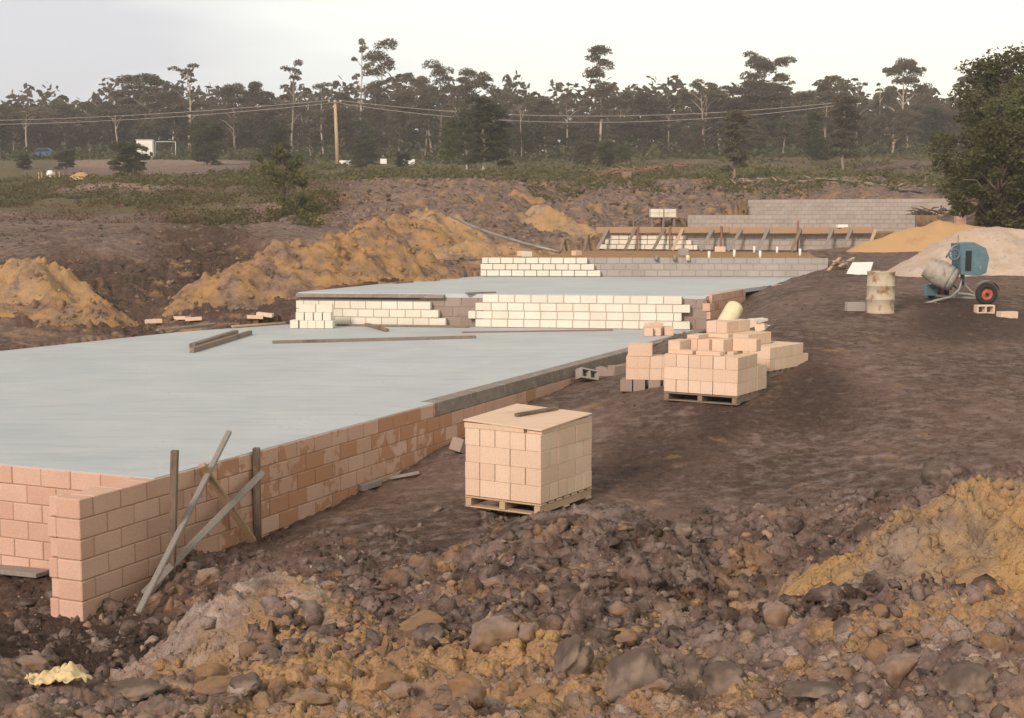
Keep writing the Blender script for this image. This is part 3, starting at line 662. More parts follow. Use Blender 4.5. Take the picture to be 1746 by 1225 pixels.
heap('sand_heap', 'small yellow sand heap in the weeds at far left', 'sand heap', cp((115, 305, 100), (140, 295, 100), (158, 304, 100)), .5, 'sand', 0, .08, .17, 35)
heap('sand_heap', 'tiny sand heap just right of and below the far left sand heap', 'sand heap', cp((175, 318, 95), (190, 317, 95)), .4, 'sand', 0, .06, .15, 37)
heap('sand_heap', 'tiny pale sand heap in the weeds left of the sapling', 'sand heap', cp((338, 310, 98), (352, 308, 98)), .4, 'sand', 0, .06, .15, 39)
heap('sand_heap', 'smooth bright yellow sand heap behind the cement mixer', 'sand heap', cp((1480, 412, 50), (1530, 398, 50), (1570, 388, 50), (1602, 378, 50), (1640, 384, 50), (1700, 390, 50)), .58, 'sand', 0, .03, .11, 41, lumps=.4, clods=None)
heap('gravel_heap', 'big pale pinkish gravel heap directly behind the cement mixer', 'gravel heap', cp((1610, 418, 38.5), (1650, 395, 39), (1695, 388, 39), (1760, 396, 39), (1900, 400, 39)), .60, 'gravel', 0, .045, .085, 44, lumps=.5, clods=(.12, .01, .05))
heap('spoil_heap', 'coarse ochre clay heap filling the right foreground', 'spoil heap', cp((1600, 880, 9.3), (1650, 850, 9.4), (1700, 842, 9.5), (1790, 850, 9.2), (1850, 900, 8.6)), .80, 'tanclay', 0, .075, .02, 47, lumps=.45, clods=(.16, .006, .06))
heap('spoil_heap', 'ochre and pink clay mound in the left foreground with a steep shaded face', 'spoil heap', cp((405, 1030, 9.4), (460, 1004, 9.6), (520, 1016, 9.5), (600, 1065, 9.0), (690, 1110, 8.6)), .72, 'pinkclay', 0, .07, .02, 50, lumps=.35, clods=(.12, .006, .05))
heap('spoil_heap', 'broad brown rubble mound directly in front of the nearest block stack', 'spoil heap', cp((880, 925, 12.6), (955, 880, 13), (1010, 862, 13.1), (1080, 900, 12.8), (1190, 965, 12)), .50, 'soilheap', 0, .10, .03, 53, lumps=.3, clods=(.10, .008, .06))

# ------------------------------------------------------------------ loose concrete blocks and pallets
def block_mesh(name, m, size=(.39, .19, .19), cores=False, seed=0):
    mb = MB(); r = random.Random(seed); tone = (r.random(), r.uniform(0, .35), 0); sx, sy, sz = size
    if not cores:
        mb.cbox(Matrix.Translation((0, 0, sz / 2)), sx + .004, sy + .004, sz, .004, tone)
    else:       # two square cores right through: walls and a web
        t = .032
        for (x, y, a, b) in ((0, -sy / 2 + t / 2, sx, t), (0, sy / 2 - t / 2, sx, t)): mb.cbox(Matrix.Translation((x, y, sz / 2)), a, b, sz, .004, tone)
        for x in (-sx / 2 + t / 2, 0, sx / 2 - t / 2): mb.cbox(Matrix.Translation((x, 0, sz / 2)), t, sy - 2 * t - .001, sz - .004, .003, tone)
    o = mb.build(name, m); me = o.data; bpy.data.objects.remove(o); return me
BM = {('peach', k): block_mesh('concrete_block', 'blk_peach', seed=k) for k in range(6)}
BM.update({('half', k): block_mesh('concrete_block', 'blk_peach', (.39, .19, .09), seed=k + 20) for k in range(4)})
BM.update({('white', k): block_mesh('concrete_block', 'blk_white', seed=k + 40) for k in range(3)})
BM.update({('grey', k): block_mesh('concrete_block', 'blk_grey', seed=k + 60) for k in range(3)})
BM.update({('peachc', k): block_mesh('hollow_block', 'blk_peach', cores=True, seed=k + 70) for k in range(2)})
BM.update({('greyc', k): block_mesh('hollow_block', 'blk_pgrey', cores=True, seed=k + 80) for k in range(2)})
BM.update({('cap', k): block_mesh('concrete_block', 'blk_peach', (.39, .19, .06), seed=k + 90) for k in range(2)})
def put(kind, m4, label, group=None, cat='block'):
    ks = [k for k in BM if k[0] == kind]; me = BM[rnd.choice(ks)]
    o = bpy.data.objects.new(me.name.split('.')[0], me); C.objects.link(o); o.matrix_world = m4
    return tag(o, label, cat, group)
def stack(base, Rd, layers, label, group, kind='peach', jit=.0025, sc=1.0):
    """base: corner frame (x along Rd, y to its left). layers: list of (z, [(ix, iy, along_x, kind)]) in metres"""
    fr_ = frame(base, Rd, base.z); label0, group0 = label, group
    for (z, items) in layers:
        if '%s' in label0: cn_ = ('bottom', 'second', 'third', 'fourth', 'topmost')[int(round(z / .192))]; label = label0 % cn_; group = group0 + ', ' + cn_ + ' course'
        for it in items:
            x, y, al = it[:3]; kd = it[3] if len(it) > 3 else kind; lb = it[4] if len(it) > 4 else label
            m = fr_ @ Matrix.Scale(sc, 4) @ Matrix.Diagonal((.993, .993, 1, 1)) @ Matrix.Translation((x + rnd.uniform(-jit, jit), y + rnd.uniform(-jit, jit), z)) @ Matrix.Rotation((0 if al else R(90)) + rnd.uniform(-.01, .01), 4, 'Z')
            put(kd, m, lb, group if lb == label else None)
def layer(nx_long, ny, along, w=1.2, skip=lambda i, j: False, outer=True):
    out = []
    if along:      # blocks' long axis along x
        for i in range(3):
            for j in range(6):
                if outer and 0 < i < 2 and 0 < j < 5: continue
                if not skip(i, j): out.append((.2 + .4 * i, .1 + .2 * j, True))
    else:
        for i in range(6):
            for j in range(3):
                if outer and 0 < i < 5 and 0 < j < 2: continue
                if not skip(i, j): out.append((.1 + .2 * i, .2 + .4 * j, False))
    return out
def pallet(base, Rd, label, w=1.2, d=1.2, h=.13, name_m='timber_pale'):
    t = thing('pallet', label, 'pallet', (base.x, base.y, base.z), math.atan2(Rd.y, Rd.x))
    for j in range(3):
        mb = MB(); mb.box((w / 2, .05 + j * (d - .1) / 2, .062), (w, .075, .085), 0, .004); mb.build('bearer', name_m, t)
    for k in range(7):
        mb = MB(); mb.box((.07 + k * (w - .14) / 6, d / 2, h - .012), (.12, d, .02), 0, .003); mb.build('top_board', name_m, t)
    for k in range(3):
        mb = MB(); mb.box((.07 + k * (w - .14) / 2, d / 2, .010), (.12, d, .018), 0, .003); mb.build('bottom_board', name_m, t)
    return t
# nearest stack
RD = Vector((.52, .854, 0)).normalized(); LD = Vector((-RD.y, RD.x, 0))
base1 = P(922, 881, -.60)
pallet(base1, RD, 'weathered wooden pallet under the nearest full stack of blocks', w=1.2, d=1.0)
lb1 = 'peach block in the full stack on the nearest pallet'; g1 = 'blocks of the nearest full stack'
LA = [(.2 + .4 * i, .1 + .2 * j, 1) for i in range(3) for j in range(5) if j in (0, 4) or i != 1]
LB = [(.1 + .2 * i, .2 + .4 * j, 0) for i in range(6) for j in range(2) if i in (0, 5) or j == 0] + [(.2 + .4 * i, .9, 1) for i in range(3)]
def face(x, y, z):
    c = ('bottom', 'second', 'third', 'fourth')[int(round(z / .192))]
    return 'peach block in the %s course of the nearest full stack' % c
for kz, ly in enumerate((LB, LA, LB, LA)):
    stack(base1 + Vector((0, 0, .136)), RD, [(kz * .192, ly)], face(0, 0, kz * .192), ('bottom course of the nearest stack', 'second course of the nearest stack', 'third course of the nearest stack', 'fourth course of the nearest stack')[kz])
stack(base1 + Vector((0, 0, .136 + .768)), RD, [(0, [(.23, .10, 1, 'cap'), (.63, .10, 1, 'cap'), (.10, .42, 0, 'cap'), (1.0, .10, 1, 'cap'), (.10, .81, 0, 'cap'), (.6, .5, 1, 'cap')])], 'thin flat peach block under the tilted plywood sheet', 'flat blocks under the sheet')
stack(base1 + Vector((0, 0, .136 + .768)), RD, [(0, [(1.08, .52, 0, 'half'), (.95, .88, 1, 'half'), (.52, .88, 1, 'cap')])], 'peach block propping up the far side of the plywood sheet', 'blocks propping the sheet')
fx = frame(base1, RD, base1.z + .136 + .768 + .022)
shm = fx @ Matrix.Translation((.58, .5, .068)) @ Matrix.Rotation(-.04, 4, 'Y') @ Matrix.Rotation(.04, 4, 'X')
mb = MB(); mb.cbox(shm, 1.17, 1.02, .016, .003); tag(mb.build('plywood_sheet', 'ply'), 'thin pale plywood sheet lying tilted on top of the nearest block stack', 'sheet')
def onsheet(px, py):
    n = (shm.to_3x3() @ Vector((0, 0, 1))); o_ = shm @ Vector((0, 0, .008)); d = ray(px, py); c0_ = Vector((0, 0, HC)); t = (o_ - c0_).dot(n) / d.dot(n); return c0_ + d * t + n * .02
mb = MB(); mb.beam(onsheet(880, 711), onsheet(950, 699), .07, .035, .012, up=tuple(shm.to_3x3() @ Vector((0, 0, 1)))); tag(mb.build('timber_offcut', 'stake'), 'dark pointed timber offcut lying on the plywood sheet', 'offcut')
# second stack
RD2 = Vector((.52, .854, 0)).normalized(); LD2 = Vector((-RD2.y, RD2.x, 0))
base2 = P(1257, 692, -.1); base2.z = -.10
pallet(base2, RD2, 'wooden pallet under the partly used block stack right of the slab', name_m='timber')
lb2 = 'peach block in the %s course of the partly used second stack'; g2 = 'blocks of the partly used second stack'
def off(l, dx=0, dy=0): return [(x + dx, y + dy, a) for x, y, a in l]
l3 = [(.1, .2, 0), (.1, .6, 0), (.3, .2, 0), (.3, .6, 0), (.5, .2, 0), (.1, 1.0, 0), (.3, 1.0, 0), (.5, .6, 0), (.7, .25, 0), (.5, 1.0, 0), (.7, .65, 0), (.7, 1.05, 0), (.9, .65, 0), (.9, 1.05, 0), (1.1, .65, 0)]
l4 = [(.85, .60, 1), (.75, .80, 1), (.75, 1.0, 1), (1.09, .3, 0), (1.09, .82, 0), (.33, 1.1, 1)]
stack(base2 + Vector((0, 0, .136)), RD2, [(0, [(.1 + .2 * i, .1 + .2 * j, 0) for i in () for j in ()] + [(.095 + .19 * 0, .2 + .4 * 0, 0)] and layer(3, 6, True)), (.192, layer(3, 6, False)), (.384, layer(3, 6, True, skip=lambda i, j: i == 2 and j < 2)), (.576, l4)], lb2, g2)
stack(base2 + Vector((0, 0, .136 + .768)), RD2, [(0, [(.75, .98, 1, 'cap'), (1.05, .75, 0, 'cap')])], 'thin peach capping block lying on top of the second stack', 'caps on the second stack')
# cap pieces with dark slots on the front of the second stack
for q, (x, y) in enumerate(((.15, .95), (.15, .50))):
    put('cap', frame(base2, RD2, base2.z + .136 + .577) @ Matrix.Translation((x, y, 0)) @ Matrix.Rotation(R(90), 4, 'Z'), ('thin peach capping block on the front left edge of the second stack', 'thin peach capping block near the middle of the front edge of the second stack')[q])
# third stack behind, on its own pallet
RD3 = Vector((.62, .785, 0)).normalized()
base3 = P(1312, 650, .03); base3.z = .05
pallet(base3, RD3, 'long grey pallet under the low block stack at the right rear', w=1.4, name_m='timber')
lb3 = 'peach block in the %s course of the low stack behind the second pallet'; g3 = 'blocks of the low third stack'
stack(base3 + Vector((0, 0, .136)), RD3, [(0, [(.1 + .2 * i, .2 + .4 * j, 0) for i in range(7) for j in range(3) if j == 0 or i in (0, 6)]),
      (.192, [(.1 + .2 * i, .2 + .4 * j, 0) for i in range(6) for j in range(3) if j == 0 or i in (0, 5)]), (.384, [(.1 + .2 * i, .6 + .4 * j, 0) for i in range(4) for j in range(2)]), (.576, [(.2, .9, 1), (.6, .9, 1), (.2, 1.1, 1)])], lb3, g3)
# left group resting on grey blocks
RG = Vector((.93, -.12, 0)).normalized()
bg_ = P(1060, 668, -.17); bg_.z = -.17
frg = frame(bg_, RG, bg_.z)
for k, x in enumerate((.1, .31, .55, .78, 1.0)):
    put('grey', frg @ Matrix.Translation((x - .02, .2, 0)) @ Matrix.Rotation(R(90) + rnd.uniform(-.05, .05), 4, 'Z'), 'grey block in the row on the ground under the left peach blocks', 'grey blocks in the ground row')
lbg = 'peach block in the small stack standing on grey blocks'; gg = 'blocks of the small stack on grey blocks'
for c in range(2):
    for k in range(7):
        put('peach', frg @ Matrix.Translation((.16 + k * .196 + c * .004, .24 + .0 * k, .192 + c * .192)) @ Matrix.Rotation(R(90) + rnd.uniform(-.012, .012), 4, 'Z'), lbg, gg)
put('peach', frg @ Matrix.Translation((.29, .18, .192 * 3 + .002)), 'single peach block laid lengthwise on top of the small left stack')
put('peach', frg @ Matrix.Translation((.29, .40, .192 * 3 + .002)), 'peach block laid lengthwise behind the topmost one of the small left stack')
# cream blocks stacked in front of the cream wall
fw = frame(P(500, 561, 0), Vector((1, -.03, 0)), .012); lw = 'cream block in the small stack at the left end of the cream wall'; gw = 'cream blocks stacked before the wall'
for (x, z, al) in ((.0, 0, 0), (.23, 0, 0), (.43, 0, 0), (.63, 0, 0), (.84, 0, 0), (.14, .192, 0), (.36, .192, 0), (.58, .192, 0), (.80, .192, 0), (.31, .384, 1), (.72, .384, 1)):
    put('white', fw @ Matrix.Translation((x + .02, .2, z)) @ Matrix.Rotation(0 if al else R(90), 4, 'Z'), lw, gw)
# half blocks standing on the slab's far right corner
p = P(1105, 573, 0)
for k, (dx, dy, rz, kd, lb) in enumerate(((0, 0, 88, 'peach', 'cream end block standing left of the gap on the slab corner'), (.25, .1, 70, 'peach', 'block standing askew in the middle of the trio on the slab corner'), (.46, .12, 95, 'peach', 'rightmost block of the trio standing on the slab corner'))):
    put(kd, Matrix.Translation((p.x + dx, p.y + dy, .01)) @ Matrix.Rotation(R(rz), 4, 'Z'), lb)
put('half', Matrix.Translation((p.x + .14, p.y + .1, .202)) @ Matrix.Rotation(R(20), 4, 'Z'), 'thin broken peach block lying across the trio on the slab corner')
def loose(kind, px, py, rot, label, dz=0.0, plane=None, cat='block'):
    h = hit(px, py) if plane is None else P(px, py, plane)
    return put(kind, Matrix.Translation((h.x, h.y, h.z + dz)) @ Euler(tuple(R(a) for a in rot)).to_matrix().to_4x4(), label, None, cat)
loose('greyc', 996, 652, (72, 12, 30), 'grey hollow block tipped on its side by the slab edge', .10)
loose('grey', 1034, 642, (0, 8, -35), 'small grey block lying flat beside the tipped hollow block', -.06)
loose('grey', 1055, 640, (0, 0, 40), 'grey block on the ground just left of the small peach stack', -.02)
loose('greyc', 1458, 530, (0, 0, 4), 'grey block lying on the ground left of the rusty drum', -.01)
loose('peachc', 1675, 533, (90, 0, 4), 'peach hollow block lying on its side in front of the mixer wheel', .06)
loose('peach', 1717, 543, (0, 0, 12), 'peach block on the ground at the far right edge', -.07)
loose('grey', 786, 772, (10, 20, 60), 'grey block half hidden behind the left side of the nearest stack', -.02)
for k, (px, py, r, kd) in enumerate(((1243, 578, 25, 'peach'), (1262, 556, 60, 'white'), (1277, 560, -15, 'peach'), (1292, 552, 30, 'white'), (1300, 562, 70, 'peach'), (1310, 556, 10, 'half'))):
    loose(kd, px, py, (rnd.uniform(-12, 12), rnd.uniform(-12, 12), r), ('peach block on the dirt just below the cream canister', 'pale block right beside the base of the cream canister', 'peach block lying second in the scatter right of the canister',
          'pale block at the top of the scatter right of the canister', 'peach block at the lower right of the scatter by the canister', 'thin block at the far right of the scatter by the canister')[k], -.09)
for k, (px, py, r) in enumerate(((435, 558, 10), (452, 556, -5), (262, 557, 20), (310, 549, -30), (330, 551, 15))):
    loose('half', px, py, (rnd.uniform(-6, 6), rnd.uniform(-6, 6), r), ('peach half block on the slab edge left of the cream stack', 'peach half block nearest the cream stack on the slab edge', 'leftmost broken block on the dirt beyond the slab edge', 'pinkish broken block at the foot of the long spoil bank', 'small broken block right of the pinkish one at the bank foot')[k], .03)
# pack of cream blocks far behind, on legs
pw = W(1130, 371, 66); zb = gz(pw.x, pw.y) - pw.z
pk = thing('block_pack', 'strapped pack of cream blocks standing alone before the farthest spoil ridge', 'block pack', pw)
mb = MB()
for c in range(2):
    for k in range(3): mb.cbox(Matrix.Translation((-.4 + .4 * k, 0, .1 + c * .2)), .39, .8, .19, .012, (rnd.random(), 0, 0))
mb.build('blocks', 'blk_white', pk); mb = MB()
for x in (-.55, 0, .5): mb.box((x, 0, zb / 2 - .03), (.1, .7, -zb + .04), 0, .005)
mb.box((0, 0, -.02), (1.2, .8, .035), 0, .005); mb.build('bearer', 'timber', pk)

# ------------------------------------------------------------------ timber, stakes, props
def stick(name, pts, w, h, m, label, cat, up=(0, 0, 1), group=None, ch=.006):
    mb = MB(); mb.beam(pts[0], pts[1], w, h, ch, up); return tag(mb.build(name, m), label, cat, group)
def wall_y(px): # distance of the long wall's face in a photo column
    return (A0 + dv * s_at(px, A0, dv)).y
def on(px, py, off_): return W(px, py, wall_y(px) - off_)
st = stick('stake', [on(292, 1000, .55), on(298, 768, .55)], .075, .07, 'stake', 'left upright square timber stake driven in before the peach wall', 'stake', (1, 0, 0))
stick('stake', [on(440, 935, .14), on(437, 764, .14)], .085, .075, 'stake', 'right upright square timber stake standing against the peach wall', 'stake', (1, 0, 0))
stick('prop', [on(236, 1045, 1.1), on(391, 736, .02)], .06, .05, 'timber_grey', 'longest round grey pole leaning over the top of the peach wall', 'prop', (0, 1, 0), ch=.02)
stick('prop', [on(246, 1012, .62), on(448, 806, .30)], .075, .04, 'timber_grey', 'grey diagonal board rising from lower left to the right stake', 'prop', (0, 1, 0))
stick('prop', [on(344, 793, .30), on(431, 922, .33)], .075, .06, 'timber_tan', 'short pale brown timber crossing down to the foot of the right stake', 'prop', (0, 1, 0))
def onslab(px, py, h=.03, z=.006): return P(px, py, z) + Vector((0, 0, h))
stick('timber_beam', [onslab(327, 602, .05), onslab(427, 571, .05)], .09, .10, 'timber', 'lower and nearer of the two parallel timbers on the slab', 'timber')
stick('timber_beam', [onslab(328, 594, .05), onslab(402, 570, .05)], .13, .09, 'timber', 'upper and farther of the two parallel timbers on the slab', 'timber')
stick('long_plank', [onslab(465, 586, .03), onslab(811, 577, .03)], .12, .06, 'timber', 'very long thin plank lying across the slab before the cream wall', 'plank')
stick('plank', [onslab(612, 552, .04), onslab(660, 566, .04)], .10, .06, 'timber', 'short plank lying askew by the foot of the cream wall', 'plank')
stick('plank', [onslab(788, 568, .015), onslab(1045, 564, .015)], .06, .03, 'timber_red', 'thin reddish batten along the foot of the right cream wall', 'plank')
stick('plank', [onslab(575, 556, .03), onslab(800, 559, .03)], .10, .04, 'timber', 'grey edge plank along the foot of the left cream wall', 'plank')
stick('plank', [onslab(268, 567, .05), onslab(492, 545, .09)], .10, .05, 'timber_grey', 'long grey form plank along the left far edge of the slab', 'plank')
stick('plank', [onslab(395, 560, .04), onslab(486, 553, .04)], .10, .05, 'timber_pale', 'pale plank on the slab edge left of the cream stack', 'plank')
stick('plank', [P(1318, 487, Z2 + .04), P(1388, 483, Z2 + .04)], .09, .05, 'timber_pale', 'pale plank along the right edge of the second slab', 'plank')
stick('plank', [P(672, 483, Z2 + .03), P(702, 481, Z2 + .03)], .14, .06, 'timber', 'short plank at the left tip of the second slab', 'plank')
stick('plank', [P(845, 499, Z2 + .03), P(795, 500.5, Z2 + .03)], .10, .05, 'timber', 'short plank on the second slab between the cream walls', 'plank')
# puddle-like patches of mortar and scraps on the slab
stick('plank', [on(560, 846, .35), on(718, 808, .25)], .001, .001, 'timber', 'x', 'x') if False else None
h1, h2 = hit(665, 822), hit(715, 812); stick('plank', [h1 + Vector((0, 0, .03)), h2 + Vector((0, 0, .04))], .09, .035, 'timber_grey', 'grey board lying on the dirt between the long wall and nearest stack', 'plank')
h1, h2 = hit(612, 842), hit(643, 832); stick('plank', [h1 + Vector((0, 0, .05)), h2 + Vector((0, 0, .06))], .16, .08, 'timber_grey', 'short grey board at the foot of the long peach wall', 'plank')
h1, h2 = hit(18, 984), hit(75, 990); stick('plank', [h1 + Vector((-.5, .2, .06)), h2 + Vector((0, 0, .05))], .22, .05, 'timber_grey', 'grey plank under the return wall at the far left', 'plank')
stick('peg', [P(1164, 600, 0) - Vector((0, .25, .25)), P(1164, 566, 0) - Vector((0, .25, -.0))], .06, .06, 'stake', 'dark peg against the slab edge behind the small peach stack', 'peg', (1, 0, 0))
# board on legs by the third wall's end
bp = thing('board_table', 'tilted pale board lying across a peg left of the rusty drum', 'board', W(1467, 458, 39.5))
mb = MB(); q = [Vector((-.47, -.35, -.10)), Vector((.12, -.55, -.14)), Vector((.48, .45, .17)), Vector((-.10, .5, .16))]; mb.add(q + [v - Vector((0, 0, .04)) for v in q], [(0, 1, 2, 3), (7, 6, 5, 4), (0, 4, 5, 1), (1, 5, 6, 2), (2, 6, 7, 3), (3, 7, 4, 0)]); mb.build('board', 'white', bp)
for x, y in ((-.45, -.3), (.1, -.4)):
    mb = MB(); mb.box((x, y, -.42), (.05, .05, .62), 0, .004); mb.build('leg', 'timber', bp)
# debris-like broken timber heap at the right end of the third wall
for k in range(7):
    a = W(1412 + k * 5, 462 - (k % 3) * 8, 41.5 + .2 * (k % 2)); b_ = W(1432 + k * 6, 440 + (k % 4) * 7, 42.2)
    stick('timber_scrap', [a, b_], .10, .05, 'timber' if k % 2 else 'timber_pale', 'broken timber scrap in the pile at the right end of the third wall', 'scrap timber', group='scrap timber pile')
# formwork in front of the fourth wall
fwk = thing('formwork', 'long brown timber formwork board running above the grey and cream wall', 'formwork', (0, 0, 0))
zt4 = Z3 + .80; n4 = Vector((-d4.y, d4.x, 0))
for k in range(4):
    a = W4a + d4 * (L4 * (k / 4)) - n4 * .40; b_ = W4a + d4 * (L4 * ((k + 1) / 4) - .02) - n4 * .40
    mb = MB(); mb.beam(Vector((a.x, a.y, zt4 - .02)), Vector((b_.x, b_.y, zt4 + .02 * k % .04)), .05, .24, .006); mb.build('board', 'timber_tan', fwk)
for k, px in enumerate((1092, 1146, 1233, 1362)):
    a = W4a + d4 * s_at(px, W4a, d4) - n4 * .46
    stick('post', [Vector((a.x, a.y, Z3 - .05)), Vector((a.x, a.y, zt4 + (.38 if k == 3 else .16)))], .09, .07, 'timber_red', ('leftmost upright brown post before the cream part of the fourth wall', 'upright brown post second from left before the cream part of the fourth wall', 'upright brown post where the fourth wall turns from cream to grey', 'tall thin upright post at the middle of the grey part of the fourth wall')[k], 'post', (1, 0, 0))
for k, (p0, p1, m) in enumerate(((1032, 1042, 'timber_grey'), (1079, 1088, 'timber'), (1126, 1137, 'timber'), (1158, 1168, 'timber_pale'), (1205, 1219, 'timber_grey'), (1251, 1267, 'timber_grey'), (1300, 1312, 'timber_grey'), (1357, 1366, 'timber'), (1411, 1420, 'timber_grey'), (1440, 1452, 'timber_grey'), (1483, 1493, 'timber_pale'))):
    a = W4a + d4 * s_at(p0, W4a, d4) - n4 * 1.15; b_ = W4a + d4 * s_at(p1, W4a, d4) - n4 * .47
    stick('prop', [Vector((a.x, a.y, Z3 + .0)), Vector((b_.x, b_.y, zt4 + .05))], .12, .05, m, 'leaning board propping the formwork, number-%s from the left' % ('one two three four five six seven eight nine ten eleven'.split()[k]) if False else
          ('leaning grey prop at the far left end of the formwork', 'thin leaning prop against the left cream blocks', 'dark leaning prop in the middle of the cream blocks', 'pale leaning prop at the right steps of the cream blocks', 'leaning grey prop just left of the junction post', 'broad pale grey prop just right of the junction post',
           'leaning grey prop left of the tall thin post', 'leaning prop beside the tall thin post', 'leaning grey prop right of the tall thin post', 'leaning prop under the white scrap on the formwork', 'pale leaning prop at the right end of the formwork')[k], 'prop', (0, 1, 0))
a = W(1436, 380, 53); mb = MB(); mb.box((0, 0, 0), (.40, .25, .12), .1, .01); o = mb.build('scrap_board', 'white', None, (a.x, a.y, zt4 + .16)); tag(o, 'small white scrap resting on top of the formwork board', 'scrap')
# pipe stubs and starter fittings on the third terrace
for k, (px, py) in enumerate(((1209, 439), (1252, 436), (1286, 429), (1325, 430), (1346, 426), (1364, 434), (1381, 424), (1296, 438), (1153, 424))):
    b_ = P(px, py, Z3); mb = MB(); mb.tube([(0, 0, -.1), (0, 0, .2)], .045, 10); o = mb.build('pipe_stub', 'pipe', None, b_); tag(o, 'short white pipe stub standing in the sandy fill before the formwork', 'pipe stub', 'white pipe stubs in the fill')
for k, px in enumerate((1119, 1150, 1172)):
    a = W3a + d3 * s_at(px, W3a, d3) - Vector((-d3.y, d3.x, 0)) * .03; mb = MB(); mb.tube([(0, .3, .0), (0, -.03, .0), (0, -.06, -.12)], [.05, .06, .07], 10); o = mb.build('drain_pipe', 'steel_grey' if k < 2 else 'cream', None, (a.x, a.y, Z3 + .05)); tag(o, ('left grey pipe end curling over the third wall', 'right grey pipe end curling over the third wall', 'pale pipe end curling over the third wall')[k], 'pipe')
a = P(1165, 436, Z3); mb = MB(); mb.box((0, 0, .12), (.30, .28, .24), .2, .01, (.3, 0, 0)); o = mb.build('concrete_block', 'blk_pgrey', None, a); tag(o, 'grey block set on the fill just behind the third wall', 'block')
a = P(1228, 430, Z3); mb = MB(); mb.box((0, 0, .10), (.40, .2, .2), -.2, .01, (.3, 0, 0)); o = mb.build('concrete_block', 'blk_peach', None, a); tag(o, 'peach block on the sandy fill below the junction post', 'block')
for k, (px, py) in enumerate(((890, 437), (898, 438), (983, 436))):
    a = P(px, py, Z3 + .0); mb = MB(); mb.box((0, 0, .08), (.32, .2, .17), .4 * k, .01, (.3, 0, 0)); o = mb.build('concrete_block', ('blk_peach', 'blk_white', 'blk_peach')[k], None, a); tag(o, ('peach block on top of the left part of the third wall', 'cream block on top of the left part of the third wall', 'peach block above the right end of the cream blocks on the third wall')[k], 'block')
# sawhorse and rail left of the formwork
sh_ = thing('sawhorse', 'dark timber trestle standing at the left end of the formwork', 'trestle', W(985, 428, 52)); 
for (a, b_, nm) in (((-.75, 0, .42), (.55, .05, .62), 'rail'), ((-.65, -.25, 0), (-.5, 0, .48), 'leg'), ((-.4, .25, 0), (-.5, 0, .48), 'leg'), ((.25, -.25, 0), (.38, 0, .62), 'leg'), ((.5, .25, 0), (.4, 0, .62), 'leg')):
    mb = MB(); mb.beam(a, b_, .08, .07, .005); mb.build(nm, 'timber', sh_)
pts = [W(770, 369, 52), W(800, 384, 51), W(840, 399, 50), W(900, 417, 49), W(955, 430, 48)]
for p_ in pts[2:]: p_.z = max(p_.z, gz(p_.x, p_.y) + .05)
mb = MB(); mb.tube(pts, .055, 8); tag(mb.build('water_pipe', 'steel_grey'), 'long grey pipe sloping down between the two yellow clay heaps', 'pipe')
for k, (px, p0, p1, m) in enumerate(((727, 472, 442, 'timber'), (784, 470, 436, 'timber'), (709, 468, 444, 'timber'), (690 + 0, 414, 392, 'timber'))[:3]):
    a = W(px + 3, p0, 46.5); b_ = W(px, p1, 46.5); a.z = min(a.z, gz(a.x, a.y) - .05); stick('stake', [a, b_], .06, .05, m, ('tilted pale stake at the left tip of the second slab', 'upright stake left of the cream blocks of the third wall', 'short thin stake at the foot of the spoil bank')[k], 'stake', (1, 0, 0))
stick('rail', [W(735, 445, 46.45), W(806, 436, 46.4)], .08, .05, 'timber', 'thin rail nailed between the stakes by the second slab', 'rail')
stick('rail', [W(786, 454, 46.4), W(798, 464, 46.3)], .06, .04, 'timber', 'short diagonal brace beside the upright stake', 'rail')
for k, (px, p0, p1) in enumerate(((1080, 390, 371), (1132, 392, 352), (1081, 392, 378))[:2]):
    stick('stake', [W(px, p0, 58), W(px, p1, 58)], .05, .05, 'timber', ('short thin stake behind the left end of the formwork', 'thin stake standing before the far pack of cream blocks')[k], 'stake', (1, 0, 0))

# ------------------------------------------------------------------ drum, canister, mixer
g = hit(1505, 537); r = .29
d = thing('steel_drum', 'upright cream painted steel drum with rust stains', 'drum', (g.x, g.y + .2, g.z - .01), .4)
prof = [(r - .02, 0), (r, .0), (r, .03), (r - .008, .04), (r - .008, .28), (r + .006, .295), (r + .006, .31), (r - .008, .325), (r - .008, .56), (r + .006, .575), (r + .006, .59), (r - .008, .605), (r - .008, .85), (r, .865), (r, .88), (r - .014, .88), (r - .014, .865), (0.001, .862)]
mb = MB(); mb.lathe(prof, None, 36); mb.build('body', 'drum', d)
mb = MB(); mb.lathe([(.001, .872), (.035, .872), (.035, .864)], Matrix.Translation((.15, .1, 0)), 12); mb.build('bung', 'steel_grey', d)
g = hit(1243, 566)
cdir = Vector((.42, .35, .62)).normalized(); mm = cdir.to_track_quat('Z', 'Y').to_matrix().to_4x4(); mm.translation = Vector((g.x - .12, g.y - .05, g.z + .1))
cn = thing('canister', 'cream plastic canister leaning against the short peach wall', 'canister', (0, 0, 0))
mb = MB(); mb.lathe([(.001, 0), (.15, .0), (.185, .03), (.19, .08), (.19, .26), (.183, .27), (.19, .28), (.19, .48), (.175, .55), (.12, .60), (.001, .61)], mm, 28); mb.build('body', 'cream', cn)
mb = MB(); mb.lathe([(.001, -.03), (.035, -.03), (.035, .002)], mm @ Matrix.Translation((.08, -.05, 0)), 12); mb.build('cap', 'timber_pale', cn)

